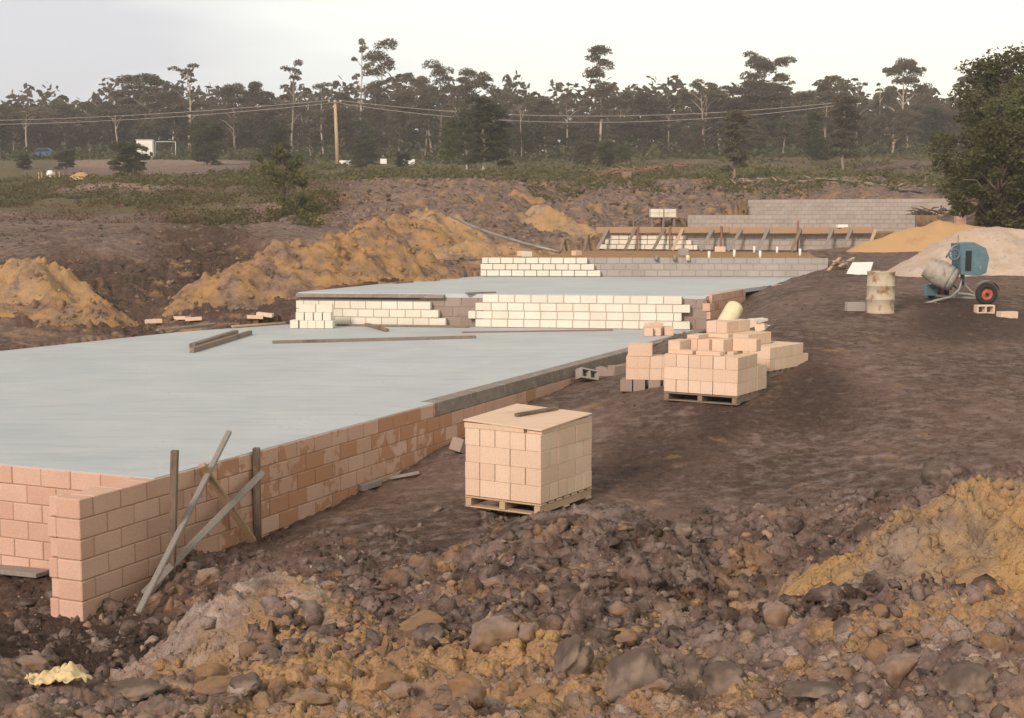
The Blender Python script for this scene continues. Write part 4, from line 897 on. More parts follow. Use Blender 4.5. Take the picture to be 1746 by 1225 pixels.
YM = 31.0; S = YM / F / math.cos(TH)     # metres per photo pixel at the mixer
def mxp(px, py, dy=0.0): return Vector(((px - 1640) * S, dy, (522 - py) * S))
gm = W(1640, 522, YM); zg = gz(gm.x, gm.y)
mix = thing('cement_mixer', 'blue towable cement mixer with tilted grey drum and orange wheel rims', 'cement mixer', (gm.x, gm.y, gm.z))
dz_m = zg - gm.z
ax = (mxp(1572, 440) - mxp(1612, 474)).normalized() if False else Vector((-.80, -.25, .42)).normalized()
# tilting drum: axis slants, mouth up-left
c0 = mxp(1619, 476); axd = Vector((-.80, .34, .44)).normalized()
mq = axd.to_track_quat('Z', 'Y').to_matrix().to_4x4(); mq.translation = c0
q = mb = MB()
mb.lathe([(.001, -.13), (.20, -.12), (.27, -.07), (.285, .0), (.30, .24), (.29, .30), (.235, .56), (.24, .585), (.22, .585), (.215, .56), (.27, .30), (.26, .0), (.001, -.02)], mq, 32); dr = mb.build('mixing_drum', 'mixer_drum', mix)
mb = MB(); mb.lathe([(.287, .0), (.305, .0), (.305, .04), (.289, .04)], mq, 32, closed=True); mb.build('ring_gear', 'steel_grey', dr)
mb = MB()
for k in range(3):
    a = k * 2.1; mb.beam(mq @ Vector((.24 * math.cos(a), .24 * math.sin(a), .05)), mq @ Vector((.20 * math.cos(a + .4), .20 * math.sin(a + .4), .5)), .03, .10)
mb.build('paddles', 'steel_grey', dr)
# engine housing
mb = MB(); hx0, hx1 = mxp(1627, 469), mxp(1664, 415)
def prismx(mb, pts, y0, y1, ch=0):
    n = len(pts); v = [Vector((p.x, y0, p.z)) for p in pts] + [Vector((p.x, y1, p.z)) for p in pts]
    f = [tuple(range(n))[::-1], tuple(range(n, 2 * n))] + [(i, (i + 1) % n, (i + 1) % n + n, i + n) for i in range(n)]
    mb.add(v, f)
prismx(mb, [mxp(1630, 468), mxp(1659, 471), mxp(1672, 465), mxp(1676, 440), mxp(1670, 424), mxp(1650, 414), mxp(1626, 416)], -.30, .34)
hs = mb.build('engine_housing', 'mixer_blue', mix)
mb = MB(); prismx(mb, [mxp(1636, 462), mxp(1646, 462), mxp(1646, 428), mxp(1636, 428)], -.312, -.302); mb.build('vent_panel', 'glass', hs)
mb = MB(); prismx(mb, [mxp(1650, 467), mxp(1668, 463), mxp(1668, 432), mxp(1650, 430)], -.310, -.302); mb.build('side_door', 'mixer_blue', hs)
mb = MB(); mb.box(mxp(1661, 456, -.318), (.03, .014, .09), 0, .003); mb.build('latch', 'steel_grey', hs)
# frame
mb = MB()
mb.tube([mxp(1563, 520, -.15), mxp(1572, 518, -.15), mxp(1598, 511, -.12), mxp(1620, 506, -.08), mxp(1634, 494, -.02), mxp(1639, 478, 0), mxp(1636, 450, 0), mxp(1632, 434, 0)], .033, 10); mb.build('tow_bar', 'steel_grey', mix)
mb = MB(); mb.tube([mxp(1556, 519, -.15), mxp(1566, 520, -.15)], [.045, .045], 10); mb.tube([mxp(1592, 513, -.12), mxp(1593, 524, -.12)], .025, 8); mb.build('tow_hitch', 'steel_grey', mix)
mb = MB(); mb.tube([mxp(1630, 500, -.1), mxp(1650, 502, -.15), mxp(1668, 508, -.3)], .03, 8); mb.tube([mxp(1640, 482, 0), mxp(1652, 496, -.1), mxp(1662, 505, -.2)], .02, 8)
mb.beam(mxp(1669, 508, -.42), mxp(1600, 506, .62), .05, .05); mb.build('axle_frame', 'steel_grey', mix)
mb = MB(); mb.tube([mxp(1627, 428, -.12), mxp(1630, 446, -.16), mxp(1638, 470, -.12), mxp(1640, 486, -.03)], .03, 8); mb.tube([mxp(1612, 448, .3), mxp(1618, 478, .25), mxp(1634, 494, .05)], .03, 8); mb.build('yoke', 'mixer_blue', mix)
mb = MB(); mb.tube([mxp(1628, 402, -.1), mxp(1626, 425, -.12)], .018, 8); mb.tube([mxp(1608, 440, -.1), mxp(1618, 422, -.12), mxp(1628, 418, -.12)], .02, 8); mb.build('tilt_lever', 'steel_grey', mix)
mb = MB(); mb.lathe([(.10, -.03), (.13, -.03), (.13, .03), (.10, .03)], Matrix.Translation(mxp(1617, 434, -.3)) @ Matrix.Rotation(R(90), 4, 'X'), 20, closed=True)
for k in range(2): mb.beam(mxp(1617, 434, -.3) + Vector((-.11, 0, 0)) if k == 0 else mxp(1617, 434, -.3) + Vector((0, 0, -.11)), mxp(1617, 434, -.3) + (Vector((.11, 0, 0)) if k == 0 else Vector((0, 0, .11))), .02, .02)
mb.build('tilt_wheel', 'mixer_blue', mix)
mb = MB(); mb.box(mxp(1597, 497, .5), (.32, .12, .26), .3, .01); mb.build('side_panel', 'mixer_blue', mix)
for k, (px, py, dy) in enumerate(((1669, 508, -.46), (1614, 503, .62))):
    wc = mxp(px, py, dy); wc.z = max(wc.z, dz_m + .235) if k == 0 else wc.z; mw = Matrix.Translation(wc) @ Matrix.Rotation(R(90), 4, 'X') @ Matrix.Rotation(0, 4, 'Z')
    mb = MB(); mb.lathe([(.13, -.055), (.20, -.065), (.235, -.04), (.245, 0), (.235, .04), (.20, .065), (.13, .055)], mw, 28, closed=True); wh = mb.build('tyre', 'tyre', mix)
    mb = MB(); mb.lathe([(.001, .03), (.05, .035), (.05, .02), (.115, .01), (.14, .05), (.14, -.05), (.001, -.05)], mw, 24); rm_ = mb.build('rim', 'rim', wh)
    mb = MB(); mb.lathe([(.001, .06), (.03, .06), (.035, .03)], mw, 12); mb.build('hub', 'tyre', rm_)
    mb = MB(); arc = [wc + Vector((.30 * math.cos(a), 0, .30 * math.sin(a))) for a in np.linspace(R(15), R(135), 10)]
    v = []
    for a_ in arc: v += [a_ + Vector((0, -.09, 0)), a_ + Vector((0, .09, 0)), a_ * 1 + (wc - a_) * .03 + Vector((0, .09, 0)), a_ + (wc - a_) * .03 + Vector((0, -.09, 0))]
    f = [(4 * i + k_, 4 * i + (k_ + 1) % 4, 4 * i + 4 + (k_ + 1) % 4, 4 * i + 4 + k_) for i in range(len(arc) - 1) for k_ in range(4)] + [(3, 2, 1, 0), tuple(4 * (len(arc) - 1) + k_ for k_ in range(4))]
    mb.add(v, f); mb.build('mudguard', 'steel_grey', mix)

# ------------------------------------------------------------------ cloth
g = hit(98, 1178); n = 46
xs, ysv = np.meshgrid(np.linspace(-.16, .16, n), np.linspace(-.075, .075, n // 2)); out_ = .08 * fbm(xs * 9, ysv * 9, 3, 3)
gx = g.x + xs + out_ * .4; gy = g.y + ysv + .22 * xs + out_ * .4
zc = terr(gx, gy)[0]; zc = zc * .5 + (np.mean(zc)) * .5 + .035 + .05 * np.abs(fbm(xs * 14 + 3, ysv * 14, 8, 3)) + .025 * (1 - np.abs(fbm(xs * 14 + ysv * 5, ysv * 5, 11, 2)) * 3).clip(0) + .035 * np.exp(-((xs - .06)**2) / .003)
me_ = grid_mesh('cloth_rag', gx, gy, zc, 'cloth', (np.abs(ysv) < (.07 - .03 * np.abs(xs / .16) + .02 * fbm(xs * 12, xs * 0 + 2, 5, 3))))
sm = me_.modifiers.new('thick', 'SOLIDIFY'); sm.thickness = .006; tag(me_, 'crumpled yellow cloth rag lying on dark soil at the bottom left', 'cloth')

# ------------------------------------------------------------------ boulders
def rockshape(seed, n=4, facets=9, rough=.12):
    v, f = ico(n); v = v.copy(); r = np.random.RandomState(seed)
    for _ in range(facets):
        d_ = r.normal(size=3); d_ /= np.linalg.norm(d_); k = r.uniform(.5, .92); h = v @ d_
        v = v - np.clip(h - k, 0, None)[:, None] * d_ * .9
    rr = 1 + rough * (fbm(v[:, 0] * 1.8 + seed, v[:, 1] * 1.8 + v[:, 2] * 1.7, seed, 5, .6)) * 2.2
    return v * rr[:, None], f
def boulder(px, py, w, h, m, label, sink=.35, seed=None, name='boulder', rot=0.0):
    g = hit(px, py + h * .45); sc = (g - Vector((0, 0, HC))).length / F; s_ = seed if seed is not None else int(px * 7 + py)
    v, f = rockshape(s_); rx = w * .5 * sc; rz = h * .62 * sc; ry = (rx + rz) * .5
    v = v / np.abs(v).max(0) * np.array([rx, ry, rz]); v[:, 0] += v[:, 2] * ((s_ % 7) - 3) * .09; rx *= 1; ca, sa = math.cos(rot), math.sin(rot); v = np.stack([v[:, 0] * ca - v[:, 2] * sa, v[:, 1], v[:, 0] * sa + v[:, 2] * ca], 1)
    mb = MB(); mb.add([tuple(p) for p in v], f, smooth=True); o = mb.build(name, m, None, (g.x, g.y + ry * .5, g.z + rz * (1 - sink) * .35)); return tag(o, label, 'rock')
for a in ((1078, 1130, 112, 92, 'rock_grey', 'big rounded grey boulder at the bottom centre'), (975, 1112, 74, 78, 'rock_grey', 'brown grey boulder just left of the big rounded grey one'),
          (843, 1068, 86, 62, 'rock_pink', 'large pinkish brown boulder left of the centre on the rubble crest'), (722, 1062, 92, 36, 'rock_ochre', 'flat ochre slab stone on the crest left of the pinkish boulder'),
          (655, 1098, 26, 52, 'rock_ochre', 'small upright pointed ochre stone left of the flat slab stone'), (664, 1160, 62, 44, 'rock_ochre', 'ochre boulder at the bottom below the pointed stone'),
          (738, 1088, 40, 34, 'rock_grey', 'small grey stone right below the flat slab stone'), (795, 1172, 68, 50, 'rock_ochre', 'bright ochre boulder near the bottom edge left of centre'),
          (866, 1178, 44, 30, 'rock_ochre', 'small square ochre stone at the bottom edge'), (915, 1182, 60, 32, 'rock_ochre', 'low ochre stone at the bottom edge right of the square one'),
          (1055, 1090, 66, 30, 'rock_ochre', 'angular ochre stone perched above the big grey boulder'), (905, 1082, 48, 40, 'rock_pink', 'reddish stone between the pinkish boulder and the brown grey one'),
          (1055, 1040, 56, 30, 'rock_pink', 'pale lilac stone in the dark soil above the ochre stone'), (1325, 1043, 56, 50, 'rock_pink', 'rounded pinkish boulder at the right of centre'),
          (1240, 1150, 96, 58, 'rock_grey', 'olive grey boulder near the bottom right of centre'), (1182, 1142, 40, 48, 'rock_grey', 'upright grey stone left of the olive grey boulder'),
          (1432, 992, 24, 20, 'rock_grey', 'small round stone at the foot of the right clay heap'), (1412, 1012, 36, 26, 'rock_grey', 'grey stone just below the small round stone'),
          (1466, 1030, 42, 22, 'rock_grey', 'flat bluish grey stone at the foot of the right clay heap'), (1503, 1045, 36, 22, 'rock_ochre', 'ochre stone right of the flat bluish grey one'),
          (1440, 1068, 40, 34, 'rock_grey', 'egg shaped brown stone tilted in the pale rubble'), (1500, 1116, 46, 44, 'rock_ochre', 'dark ochre stone in the right rubble'),
          (1542, 1140, 74, 56, 'rock_pink', 'brown pink boulder right of the dark ochre stone'), (1656, 1160, 86, 52, 'rock_grey', 'broad olive boulder near the bottom right corner'),
          (1664, 1022, 26, 22, 'rock_pink', 'small pale stone at the base of the right clay heap'), (473, 1167, 34, 36, 'rock_ochre', 'rounded pale yellow cobble at the bottom left'),
          (362, 1156, 62, 34, 'rock_ochre', 'dark ochre stone left of the pale yellow cobble'), (415, 1168, 58, 36, 'rock_grey', 'brown stone between the dark ochre stone and the yellow cobble'),
          (541, 1160, 32, 20, 'rock_pink', 'small grey pink stone right of the yellow cobble'), (372, 1186, 92, 26, 'rock_ochre', 'flat ochre slab stone at the bottom edge left'),
          (525, 1188, 90, 24, 'rock_pink', 'low pinkish slab stone at the bottom edge under the yellow cobble'), (225, 1180, 110, 30, 'rock_grey', 'broad low grey brown stone at the bottom left edge'),
          (50, 1130, 54, 26, 'rock_pink', 'pale stone in the dark soil at the lower left edge'), (65, 1158, 36, 16, 'rock_grey', 'small pale grey stone above the yellow rag'),
          (1605, 806, 62, 44, 'rock_grey', 'brown weathered stump like boulder above the right clay heap'), (1555, 850, 34, 22, 'rock_dark', 'dark clod left of the brown weathered boulder'),
          (1410, 962, 58, 34, 'rock_dark', 'dark flat sided clod tilted in the hollow at right'), (1478, 908, 44, 32, 'rock_dark', 'dark clod at the left foot of the right clay heap'),
          (955, 884, 54, 26, 'rock_dark', 'dark lump of soil touching the corner of the nearest pallet'), (745, 866, 20, 14, 'rock_grey', 'small grey stone left of the nearest pallet'),
          (868, 912, 40, 22, 'rock_dark', 'dark clod below the left part of the nearest pallet'), (1165, 905, 44, 30, 'rock_grey', 'pale clod on the rim of rubble right of the nearest pallet'),
          (1230, 905, 36, 26, 'rock_grey', 'pale clod second from the left on the rubble rim'), (970, 1010, 56, 34, 'rock_dark', 'dark clod in the middle of the brown rubble mound'),
          (840, 995, 48, 20, 'rock_pink', 'whitish crusted stone at the left foot of the rubble mound'), (760, 992, 30, 22, 'rock_pink', 'small pinkish stone left of the whitish crusted one'),
          (640, 1010, 52, 26, 'rock_dark', 'dark clod behind the left clay mound'), (560, 1000, 40, 18, 'rock_pink', 'pale crusted clod above the left clay mound'), (190, 1030, 40, 26, 'rock_dark', 'dark clod at the foot of the wall corner'),
          (350, 985, 54, 32, 'rock_pink', 'pinkish lump of soil between the two upright stakes'), (680, 1180, 50, 26, 'rock_pink', 'grey pink stone at the bottom edge between two ochre boulders'), (1120, 1182, 60, 22, 'rock_pink', 'pale low stone at the bottom edge right of centre'),
          (1400, 1180, 130, 20, 'rock_grey', 'long low grey stone at the bottom edge on the right'), (1590, 1085, 40, 26, 'rock_pink', 'pale pink stone in the right rubble below the clay heap'), (1700, 1100, 50, 40, 'rock_ochre', 'ochre stone at the right edge under the clay heap')):
    boulder(*a)

# ------------------------------------------------------------------ scattered stones and clods nobody could count
def scatter(name, label, n, region, size, m, seed, sub=1, cond=None, jag=.42):
    r = np.random.RandomState(seed); px = r.uniform(region[0], region[2], n); Yl = np.exp(r.uniform(math.log(region[1]), math.log(region[3]), n))
    x = (px - CX) / F * Yl; z, a = terr(x, Yl)
    base, f = ico(sub); nv_ = len(base); f = np.array(f)
    s_ = size[0] * (size[1] / size[0])**(r.uniform(0, 1, n)**2.0) ; s_ = s_ * (1 if region[3] < 25 else Yl / 40)
    if cond is not None:
        k = cond(x, Yl, a, r.uniform(0, 1, n)); x, Yl, z, s_ = x[k], Yl[k], z[k], s_[k]; n = len(x)
    jg = r.normal(size=(n, nv_, 1)).clip(-1.1, 1.1)
    if sub == 2:
        _w = r.normal(size=(n, 3, 3)) * 2.2; _p = r.uniform(0, 6, (n, 1, 3)); jg = (np.sin(np.einsum('vk,nkj->nvj', base, _w) * 1.3 + _p).sum(-1, keepdims=True)) * .5 + .28 * jg
    V = base[None] * (1 + jag * jg) * s_[:, None, None] * r.uniform(.6, 1.3, (n, 1, 3)) * np.array([1, 1, .8])
    V = V + np.stack([x, Yl, z - s_ * .12], 1)[:, None]
    FF = (f[None] + (np.arange(n) * nv_)[:, None, None]).reshape(-1, 3)
    me = bpy.data.meshes.new(name); me.vertices.add(n * nv_); me.vertices.foreach_set('co', V.astype(np.float32).ravel())
    me.loops.add(FF.size); me.loops.foreach_set('vertex_index', FF.ravel().astype(np.int32)); me.polygons.add(len(FF)); me.polygons.foreach_set('loop_start', (np.arange(len(FF)) * 3).astype(np.int32)); me.update(calc_edges=True)
    me.materials.append(M[m]); o = bpy.data.objects.new(name, me); C.objects.link(o); return tag(o, label, 'stones', kind='stuff')
rough = lambda x, y, a, u: (a[:, 0] > .03) & ~inside(SL1, x, y)
scatter('loose_stones', 'small grey and brown stones strewn through the foreground rubble', 2600, (0, 5.2, 1760, 13.5), (.006, .055), 'rock_grey', 1, 1, lambda x, y, a, u: rough(x, y, a, u) & (y < 10.5))
scatter('loose_stones', 'small ochre stones strewn through the foreground rubble', 2200, (300, 5.2, 1760, 11), (.006, .055), 'tanclay', 2, 2, lambda x, y, a, u: rough(x, y, a, u) & (a[:, 1] > .25))
scatter('loose_stones', 'small pale pinkish stones strewn through the foreground rubble', 4600, (0, 5.2, 1760, 14), (.006, .055), 'pinkclay', 3, 2, rough)
scatter('soil_clods', 'dark clods of dug soil strewn in front of the yard', 9000, (0, 8, 1760, 15.5), (.006, .095), 'soilheap', 4, 2, rough, jag=.6)
scatter('soil_clods', 'tiny clods and pebbles lying over the trampled yard', 5000, (600, 14, 1900, 40), (.012, .05), 'rock_dark', 5, 1, lambda x, y, a, u: (a[:, 0] < .06) & ~inside(SL1, x, y) & ~inside(SL2, x, y) & ((x - A0.x) * nv.x + (y - A0.y) * nv.y < 0) & (u < .8))
scatter('soil_clods', 'rubbly clods and stones on the brown ground behind the slabs', 7000, (-50, 30, 1300, 92), (.025, .11), 'rock_pink', 6, 1, lambda x, y, a, u: (a[:, 0] > .15) & ~inside(SL2, x, y) & ~inside(SL1, x, y) & ~inside(PAD3, x, y) & ~inside(PAD4, x, y) & ~inside(PAD5, x, y) & (u < .55))
scatter('soil_clods', 'dark broken clods on the brown ground behind the slabs', 6000, (-50, 29, 1300, 92), (.025, .12), 'rock_dark', 7, 1, lambda x, y, a, u: ((a[:, 0] > .15) | ((a[:, 0] > .04) & (u < .3))) & ~inside(SL2, x, y) & ~inside(SL1, x, y) & ~inside(PAD3, x, y) & ~inside(PAD4, x, y) & ~inside(PAD5, x, y))

# ------------------------------------------------------------------ trees
def leaves(pts, sizes, seed, squash=.8):
    """one leaf-spray quad per point, random orientation"""
    r = np.random.RandomState(seed); n = len(pts); pts = np.array(pts); sizes = np.array(sizes)[:, None]
    a = r.normal(size=(n, 3)); a[:, 2] *= .6; a /= np.linalg.norm(a, axis=1)[:, None]
    b = r.normal(size=(n, 3)); b -= (a * b).sum(1)[:, None] * a; b /= np.linalg.norm(b, axis=1)[:, None]
    a *= sizes; b *= sizes * squash
    V = np.stack([pts - a, pts + b * .75 - a * .1, pts + a, pts - b * .75 + a * .15], 1).reshape(-1, 3); Fc = np.arange(4 * n).reshape(n, 4)
    return V, Fc
def leaf_mesh(name, pts, sizes, m, seed):
    V, Fc = leaves(pts, sizes, seed); n = len(pts); r = np.random.RandomState(seed + 5)
    me = bpy.data.meshes.new(name); me.vertices.add(len(V)); me.vertices.foreach_set('co', V.astype(np.float32).ravel()); me.loops.add(4 * n); me.loops.foreach_set('vertex_index', Fc.ravel().astype(np.int32))
    me.polygons.add(n); me.polygons.foreach_set('loop_start', (np.arange(n) * 4).astype(np.int32)); me.update(calc_edges=True)
    at = me.color_attributes.new('tone', 'FLOAT_COLOR', 'POINT'); c = np.ones((n, 4)); c[:, 0] = r.uniform(0, 1, n); c[:, 1] = r.uniform(0, 1, n); c = np.repeat(c, 4, 0).astype(np.float32); at.data.foreach_set('color', c.ravel())
    me.materials.append(M[m]); return me
def clump(r, c, rx, rz, n, s, pts, sizes, dome=True):
    """leaves over an uneven flattened dome"""
    for _ in range(n):
        t = r.uniform(0, 2 * math.pi); u = r.uniform(-.35 if dome else -1, 1); q = math.sqrt(max(0, 1 - u * u)); k = r.uniform(.55, 1.08)
        pts.append((c[0] + rx * q * math.cos(t) * k, c[1] + rx * q * math.sin(t) * k, c[2] + rz * u * k)); sizes.append(s * r.uniform(.6, 1.3))
def gum(seed, style, leafm='leaf_gum', bark='bark', nl=1.0):
    """prototype of height 10; returns (trunk mesh, crown mesh)"""
    r = random.Random(seed); mb = MB(); pts = []; sizes = []
    P_ = dict(tiered=(.38, 10, .13, .13, .055, .98, .8), umbrella=(.50, 9, .30, .12, .05, .80, .9), wispy=(.45, 9, .24, .075, .03, .95, .45), dense=(.22, 22, .24, .15, .085, .92, 1.1),
              big=(.36, 17, .30, .13, .065, .92, 1.0), fork=(.30, 12, .34, .13, .06, .85, .9), slim=(.15, 20, .12, .11, .07, .97, 1.0), bushy=(.08, 26, .30, .15, .10, .92, 1.2))[style]
    z0, nb, spread, cr_, cz, topz, dens = P_
    lean = (r.uniform(-.06, .06), r.uniform(-.05, .05))
    def trunk(z): return Vector((lean[0] * z + .12 * math.sin(z * .7 + seed), lean[1] * z + .12 * math.cos(z * .6 + seed), z))
    r0 = .16 if style not in ('bushy', 'slim') else .13
    zs = [-.35, 0, 1, 2.2, 3.5, 5, 6.5, 8, 10 * topz - .4]; mb.tube([trunk(z) for z in zs], [r0 * 1.35, r0 * 1.2] + [r0 * (1 - z / 10.5) + .015 for z in zs[2:]], 7)
    for i in range(nb):
        f = i / max(1, nb - 1); z = 10 * (z0 + (topz - z0) * (f ** .85)); az = i * 2.4 + r.uniform(-.5, .5)
        if style == 'umbrella': L_ = 10 * spread * r.uniform(.45, 1) ; zz = 10 * (.86 - .16 * (L_ / (10 * spread))**2) ; zst = z0 * 10 + f * 3
        elif style in ('tiered', 'wispy', 'slim'): L_ = 10 * spread * r.uniform(.35, 1.0) * (1 - .35 * f); zz = z + r.uniform(.1, .5); zst = z - L_ * .5
        elif style == 'fork': L_ = 10 * spread * r.uniform(.3, 1); zz = 10 * r.uniform(.62, .95) - L_ * .3; zst = 10 * z0 * r.uniform(.8, 1.25)
        else: L_ = 10 * spread * r.uniform(.35, 1) * (1 - .55 * abs(f - .35)) ; zz = z + r.uniform(-.1, .4); zst = z - L_ * .55
        zst = max(.6, zst); e = trunk(zz) + Vector((math.cos(az) * L_, math.sin(az) * L_, 0)); s = trunk(min(zst, 9.3))
        mid = s.lerp(e, .5) + Vector((0, 0, .12 * L_ if style != 'fork' else -.08 * L_)); br = .035 + .02 * L_
        mb.tube([s, s.lerp(mid, .5) , mid, mid.lerp(e, .6), e], [br, br * .8, br * .6, br * .4, .015], 5, cap=False)
        k = 3 if style in ('big', 'dense', 'umbrella', 'fork', 'bushy') else 2
        for j in range(k):
            c = e + Vector((r.uniform(-1, 1), r.uniform(-1, 1), r.uniform(-.5, .6))) * (cr_ * 10 * .62 if j else 0); rx = 10 * cr_ * r.uniform(.5, 1.0) * (.72 if j else .9); rz = rx * (cz / cr_) * r.uniform(.9, 1.5)
            if j: mb.tube([mid.lerp(e, .5), c], [br * .3, .012], 4, cap=False)
            clump(r, c, rx, rz, int(330 * dens * nl * (rx / 1.0)**1.3) + 50, .105, pts, sizes)
    c = trunk(10 * topz - .3)
    clump(r, c, 10 * cr_ * .6, 10 * cz * .9, int(200 * dens * nl), .098, pts, sizes)
    me_t = mb.build('trunk', bark); d = me_t.data; bpy.data.objects.remove(me_t)
    return d, leaf_mesh('crown', pts, sizes, leafm, seed)
PROTO = {}
def proto(style, k, leafm='leaf_gum', bark='bark', nl=1.0):
    key = (style, k, leafm, bark, nl)
    if key not in PROTO: PROTO[key] = gum(100 + k * 13 + len(style) * 7, style, leafm, bark, nl)
    return PROTO[key]
_r = random.Random(5)
def tree(px, ytop, Y, style, label, k=0, wpx=None, leafm='leaf_gum', bark='bark', nl=1.0, group=None, ybase=None, name='gum_tree', cat='tree', rz=None, tilt=0.0):
    w = W(px, ytop, Y); zb = gz(w.x, w.y)
    H = w.z - zb; me_t, me_c = proto(style, k, leafm, bark, nl)
    xs_ = np.empty(len(me_c.vertices) * 3, np.float32); me_c.vertices.foreach_get('co', xs_); xs_ = xs_[::3]; nat = np.percentile(np.abs(xs_), 97) * 2
    sz = H / 10.2; sxy = sz
    if wpx: sxy = min(max((wpx / F * Y) / nat, sz * .45), sz * 1.7)
    t = thing(name, label, cat, (w.x, w.y, zb - .05), rz if rz is not None else _r.uniform(0, 6.28), group); t.scale = (sxy, sxy, sz); t.rotation_euler[1] = tilt
    for nm, me in (('trunk', me_t), ('crown', me_c)):
        o = bpy.data.objects.new(nm, me); C.objects.link(o); o.parent = t
    return t
T = [
 (42, 168, 'umbrella', 55, 'leftmost umbrella crowned gum on the skyline'), (110, 180, 'umbrella', 72, 'flat topped gum with a pale thin trunk near the left edge'), (148, 174, 'tiered', 34, 'small thin gum between the flat topped gum and the big left gum'),
 (198, 168, 'umbrella', 62, 'spreading gum just left of the tallest big gum on the left'), (242, 122, 'big', 92, 'big dense gum standing highest on the left skyline'), (292, 150, 'tiered', 40, 'thin gum on the right shoulder of the big left gum'),
 (322, 104, 'wispy', 62, 'tall wispy gum with a lone tuft up high, left of the pole'), (345, 152, 'umbrella', 60, 'lower gum under the wispy tall one'), (400, 138, 'big', 70, 'mid sized gum with a crown leaning right, left of the pole'), (441, 142, 'dense', 52, 'round topped dark gum left of the pole'),
 (496, 102, 'wispy', 52, 'tall gum of separate small tufts just left of the power pole'), (520, 152, 'fork', 112, 'wide gum with a pale forked trunk left of the power pole'), (549, 142, 'tiered', 32, 'small gum tuft directly left of the pole top'),
 (614, 67, 'wispy', 46, 'tallest thin gum leaning right of the power pole'), (655, 82, 'tiered', 62, 'tall full gum beside the tallest thin one'), (700, 123, 'big', 66, 'gum with a rounded top right of the two tallest'), (750, 110, 'tiered', 48, 'narrow tiered gum right of the centre left group'),
 (800, 117, 'big', 72, 'broad gum above the bushy tree of the middle'), (838, 150, 'umbrella', 56, 'low gum right behind the bushy middle tree'), (889, 142, 'umbrella', 40, 'small umbrella gum standing alone left of the gap in the skyline'), (922, 165, 'dense', 62, 'low dark gum in the gap of the skyline'),
 (968, 150, 'umbrella', 56, 'low spreading gum left of the tall central gum'), (1023, 79, 'tiered', 52, 'tall narrow gum with a long pale trunk right of the centre'), (1056, 146, 'umbrella', 54, 'gum just right of the tall narrow central gum'), (1103, 160, 'dense', 62, 'low dense gum right of the centre'),
 (1142, 144, 'umbrella', 56, 'gum with a slanting limb left of the dome shaped gum'), (1200, 116, 'umbrella', 78, 'dome shaped gum with an open arch of foliage'), (1204, 152, 'big', 84, 'lower gum underneath the dome shaped gum'), (1303, 85, 'big', 100, 'large many layered gum standing high on the right skyline'),
 (1290, 138, 'dense', 104, 'broad gum under the large layered one'), (1372, 150, 'dense', 70, 'sloping dark gum right of the large layered one'), (1412, 130, 'big', 88, 'rounded gum on the right skyline'), (1464, 130, 'wispy', 54, 'open gum with sky showing through left of the lit one'),
 (1545, 94, 'big', 86, 'open crowned gum glowing against the bright sky at right'), (1522, 178, 'fork', 92, 'gum with a pale curved trunk at the right'), (1568, 176, 'dense', 80, 'low dark gum beside the glowing one'), (1606, 186, 'dense', 64, 'low dark gum just left of the big near tree'), (1672, 102, 'umbrella', 82, 'umbrella gum rising behind the big near tree'),
 (20, 176, 'big', 50, 'gum cut by the left edge of the picture'), (70, 210, 'dense', 60, 'low dark gum under the leftmost umbrella gum'), (1735, 120, 'big', 90, 'gum at the far right edge behind the near tree'),
 (586, 160, 'tiered', 30, 'small gum behind the top of the power pole'), (640, 140, 'tiered', 46, 'gum between the tallest thin gum and its full neighbour'), (680, 150, 'dense', 46, 'dark gum below the tall full one'), (725, 140, 'tiered', 34, 'slender gum left of the narrow tiered one'), (778, 150, 'umbrella', 40, 'small umbrella gum between the narrow and the broad gums'),
 (1335, 130, 'wispy', 40, 'wispy gum at the right shoulder of the large layered one'), (1502, 140, 'wispy', 34, 'thin gum between the open one and the glowing one'), (1240, 150, 'tiered', 40, 'small gum between the dome shaped gum and the large layered one')]
for i, (px, yt, sty, w, lb) in enumerate(T):
    pale = 'pale' in lb or 'thin' in lb
    tree(px, yt, 178 + (i * 37 % 26), sty, lb, i % 5, w * 1.0, bark='bark_pale' if pale or i % 3 == 0 else 'bark')
# dark understorey standing in front of and between the gums
for i in range(92):
    px = -60 + i * 20.2 + _r.uniform(-9, 9); yt = _r.uniform(176, 222) if not 900 < px < 1100 else _r.uniform(186, 222)
    tree(px, yt, _r.uniform(170, 214), ('dense', 'slim', 'bushy', 'dense', 'tiered')[i % 5], 'dark slender forest tree crowded among others under the tall gums', i % 4, _r.uniform(34, 62), 'leaf_gum' if i % 3 else 'leaf_dark', 'bark' if i % 4 else 'bark_pale', group='crowded forest trees')
# far wood behind, one mass
r_ = np.random.RandomState(9); n = 60000
px_ = r_.uniform(-500, 2300, n); Yl = r_.uniform(215, 300, n); x_ = (px_ - CX) / F * Yl; zt_, _a = terr(x_, Yl, False)
hmax = 11.5 + 4.5 * fbm(px_ / 60, Yl / 40, 3, 4); hh = hmax * r_.uniform(0, 1, n)**.55
me = leaf_mesh('far_wood', np.stack([x_, Yl, zt_ + hh], 1), r_.uniform(.4, .85, n), 'leaf_gum', 3); o = bpy.data.objects.new('far_wood', me); C.objects.link(o); tag(o, 'far wood massed behind the gums along the skyline', 'forest', kind='stuff')
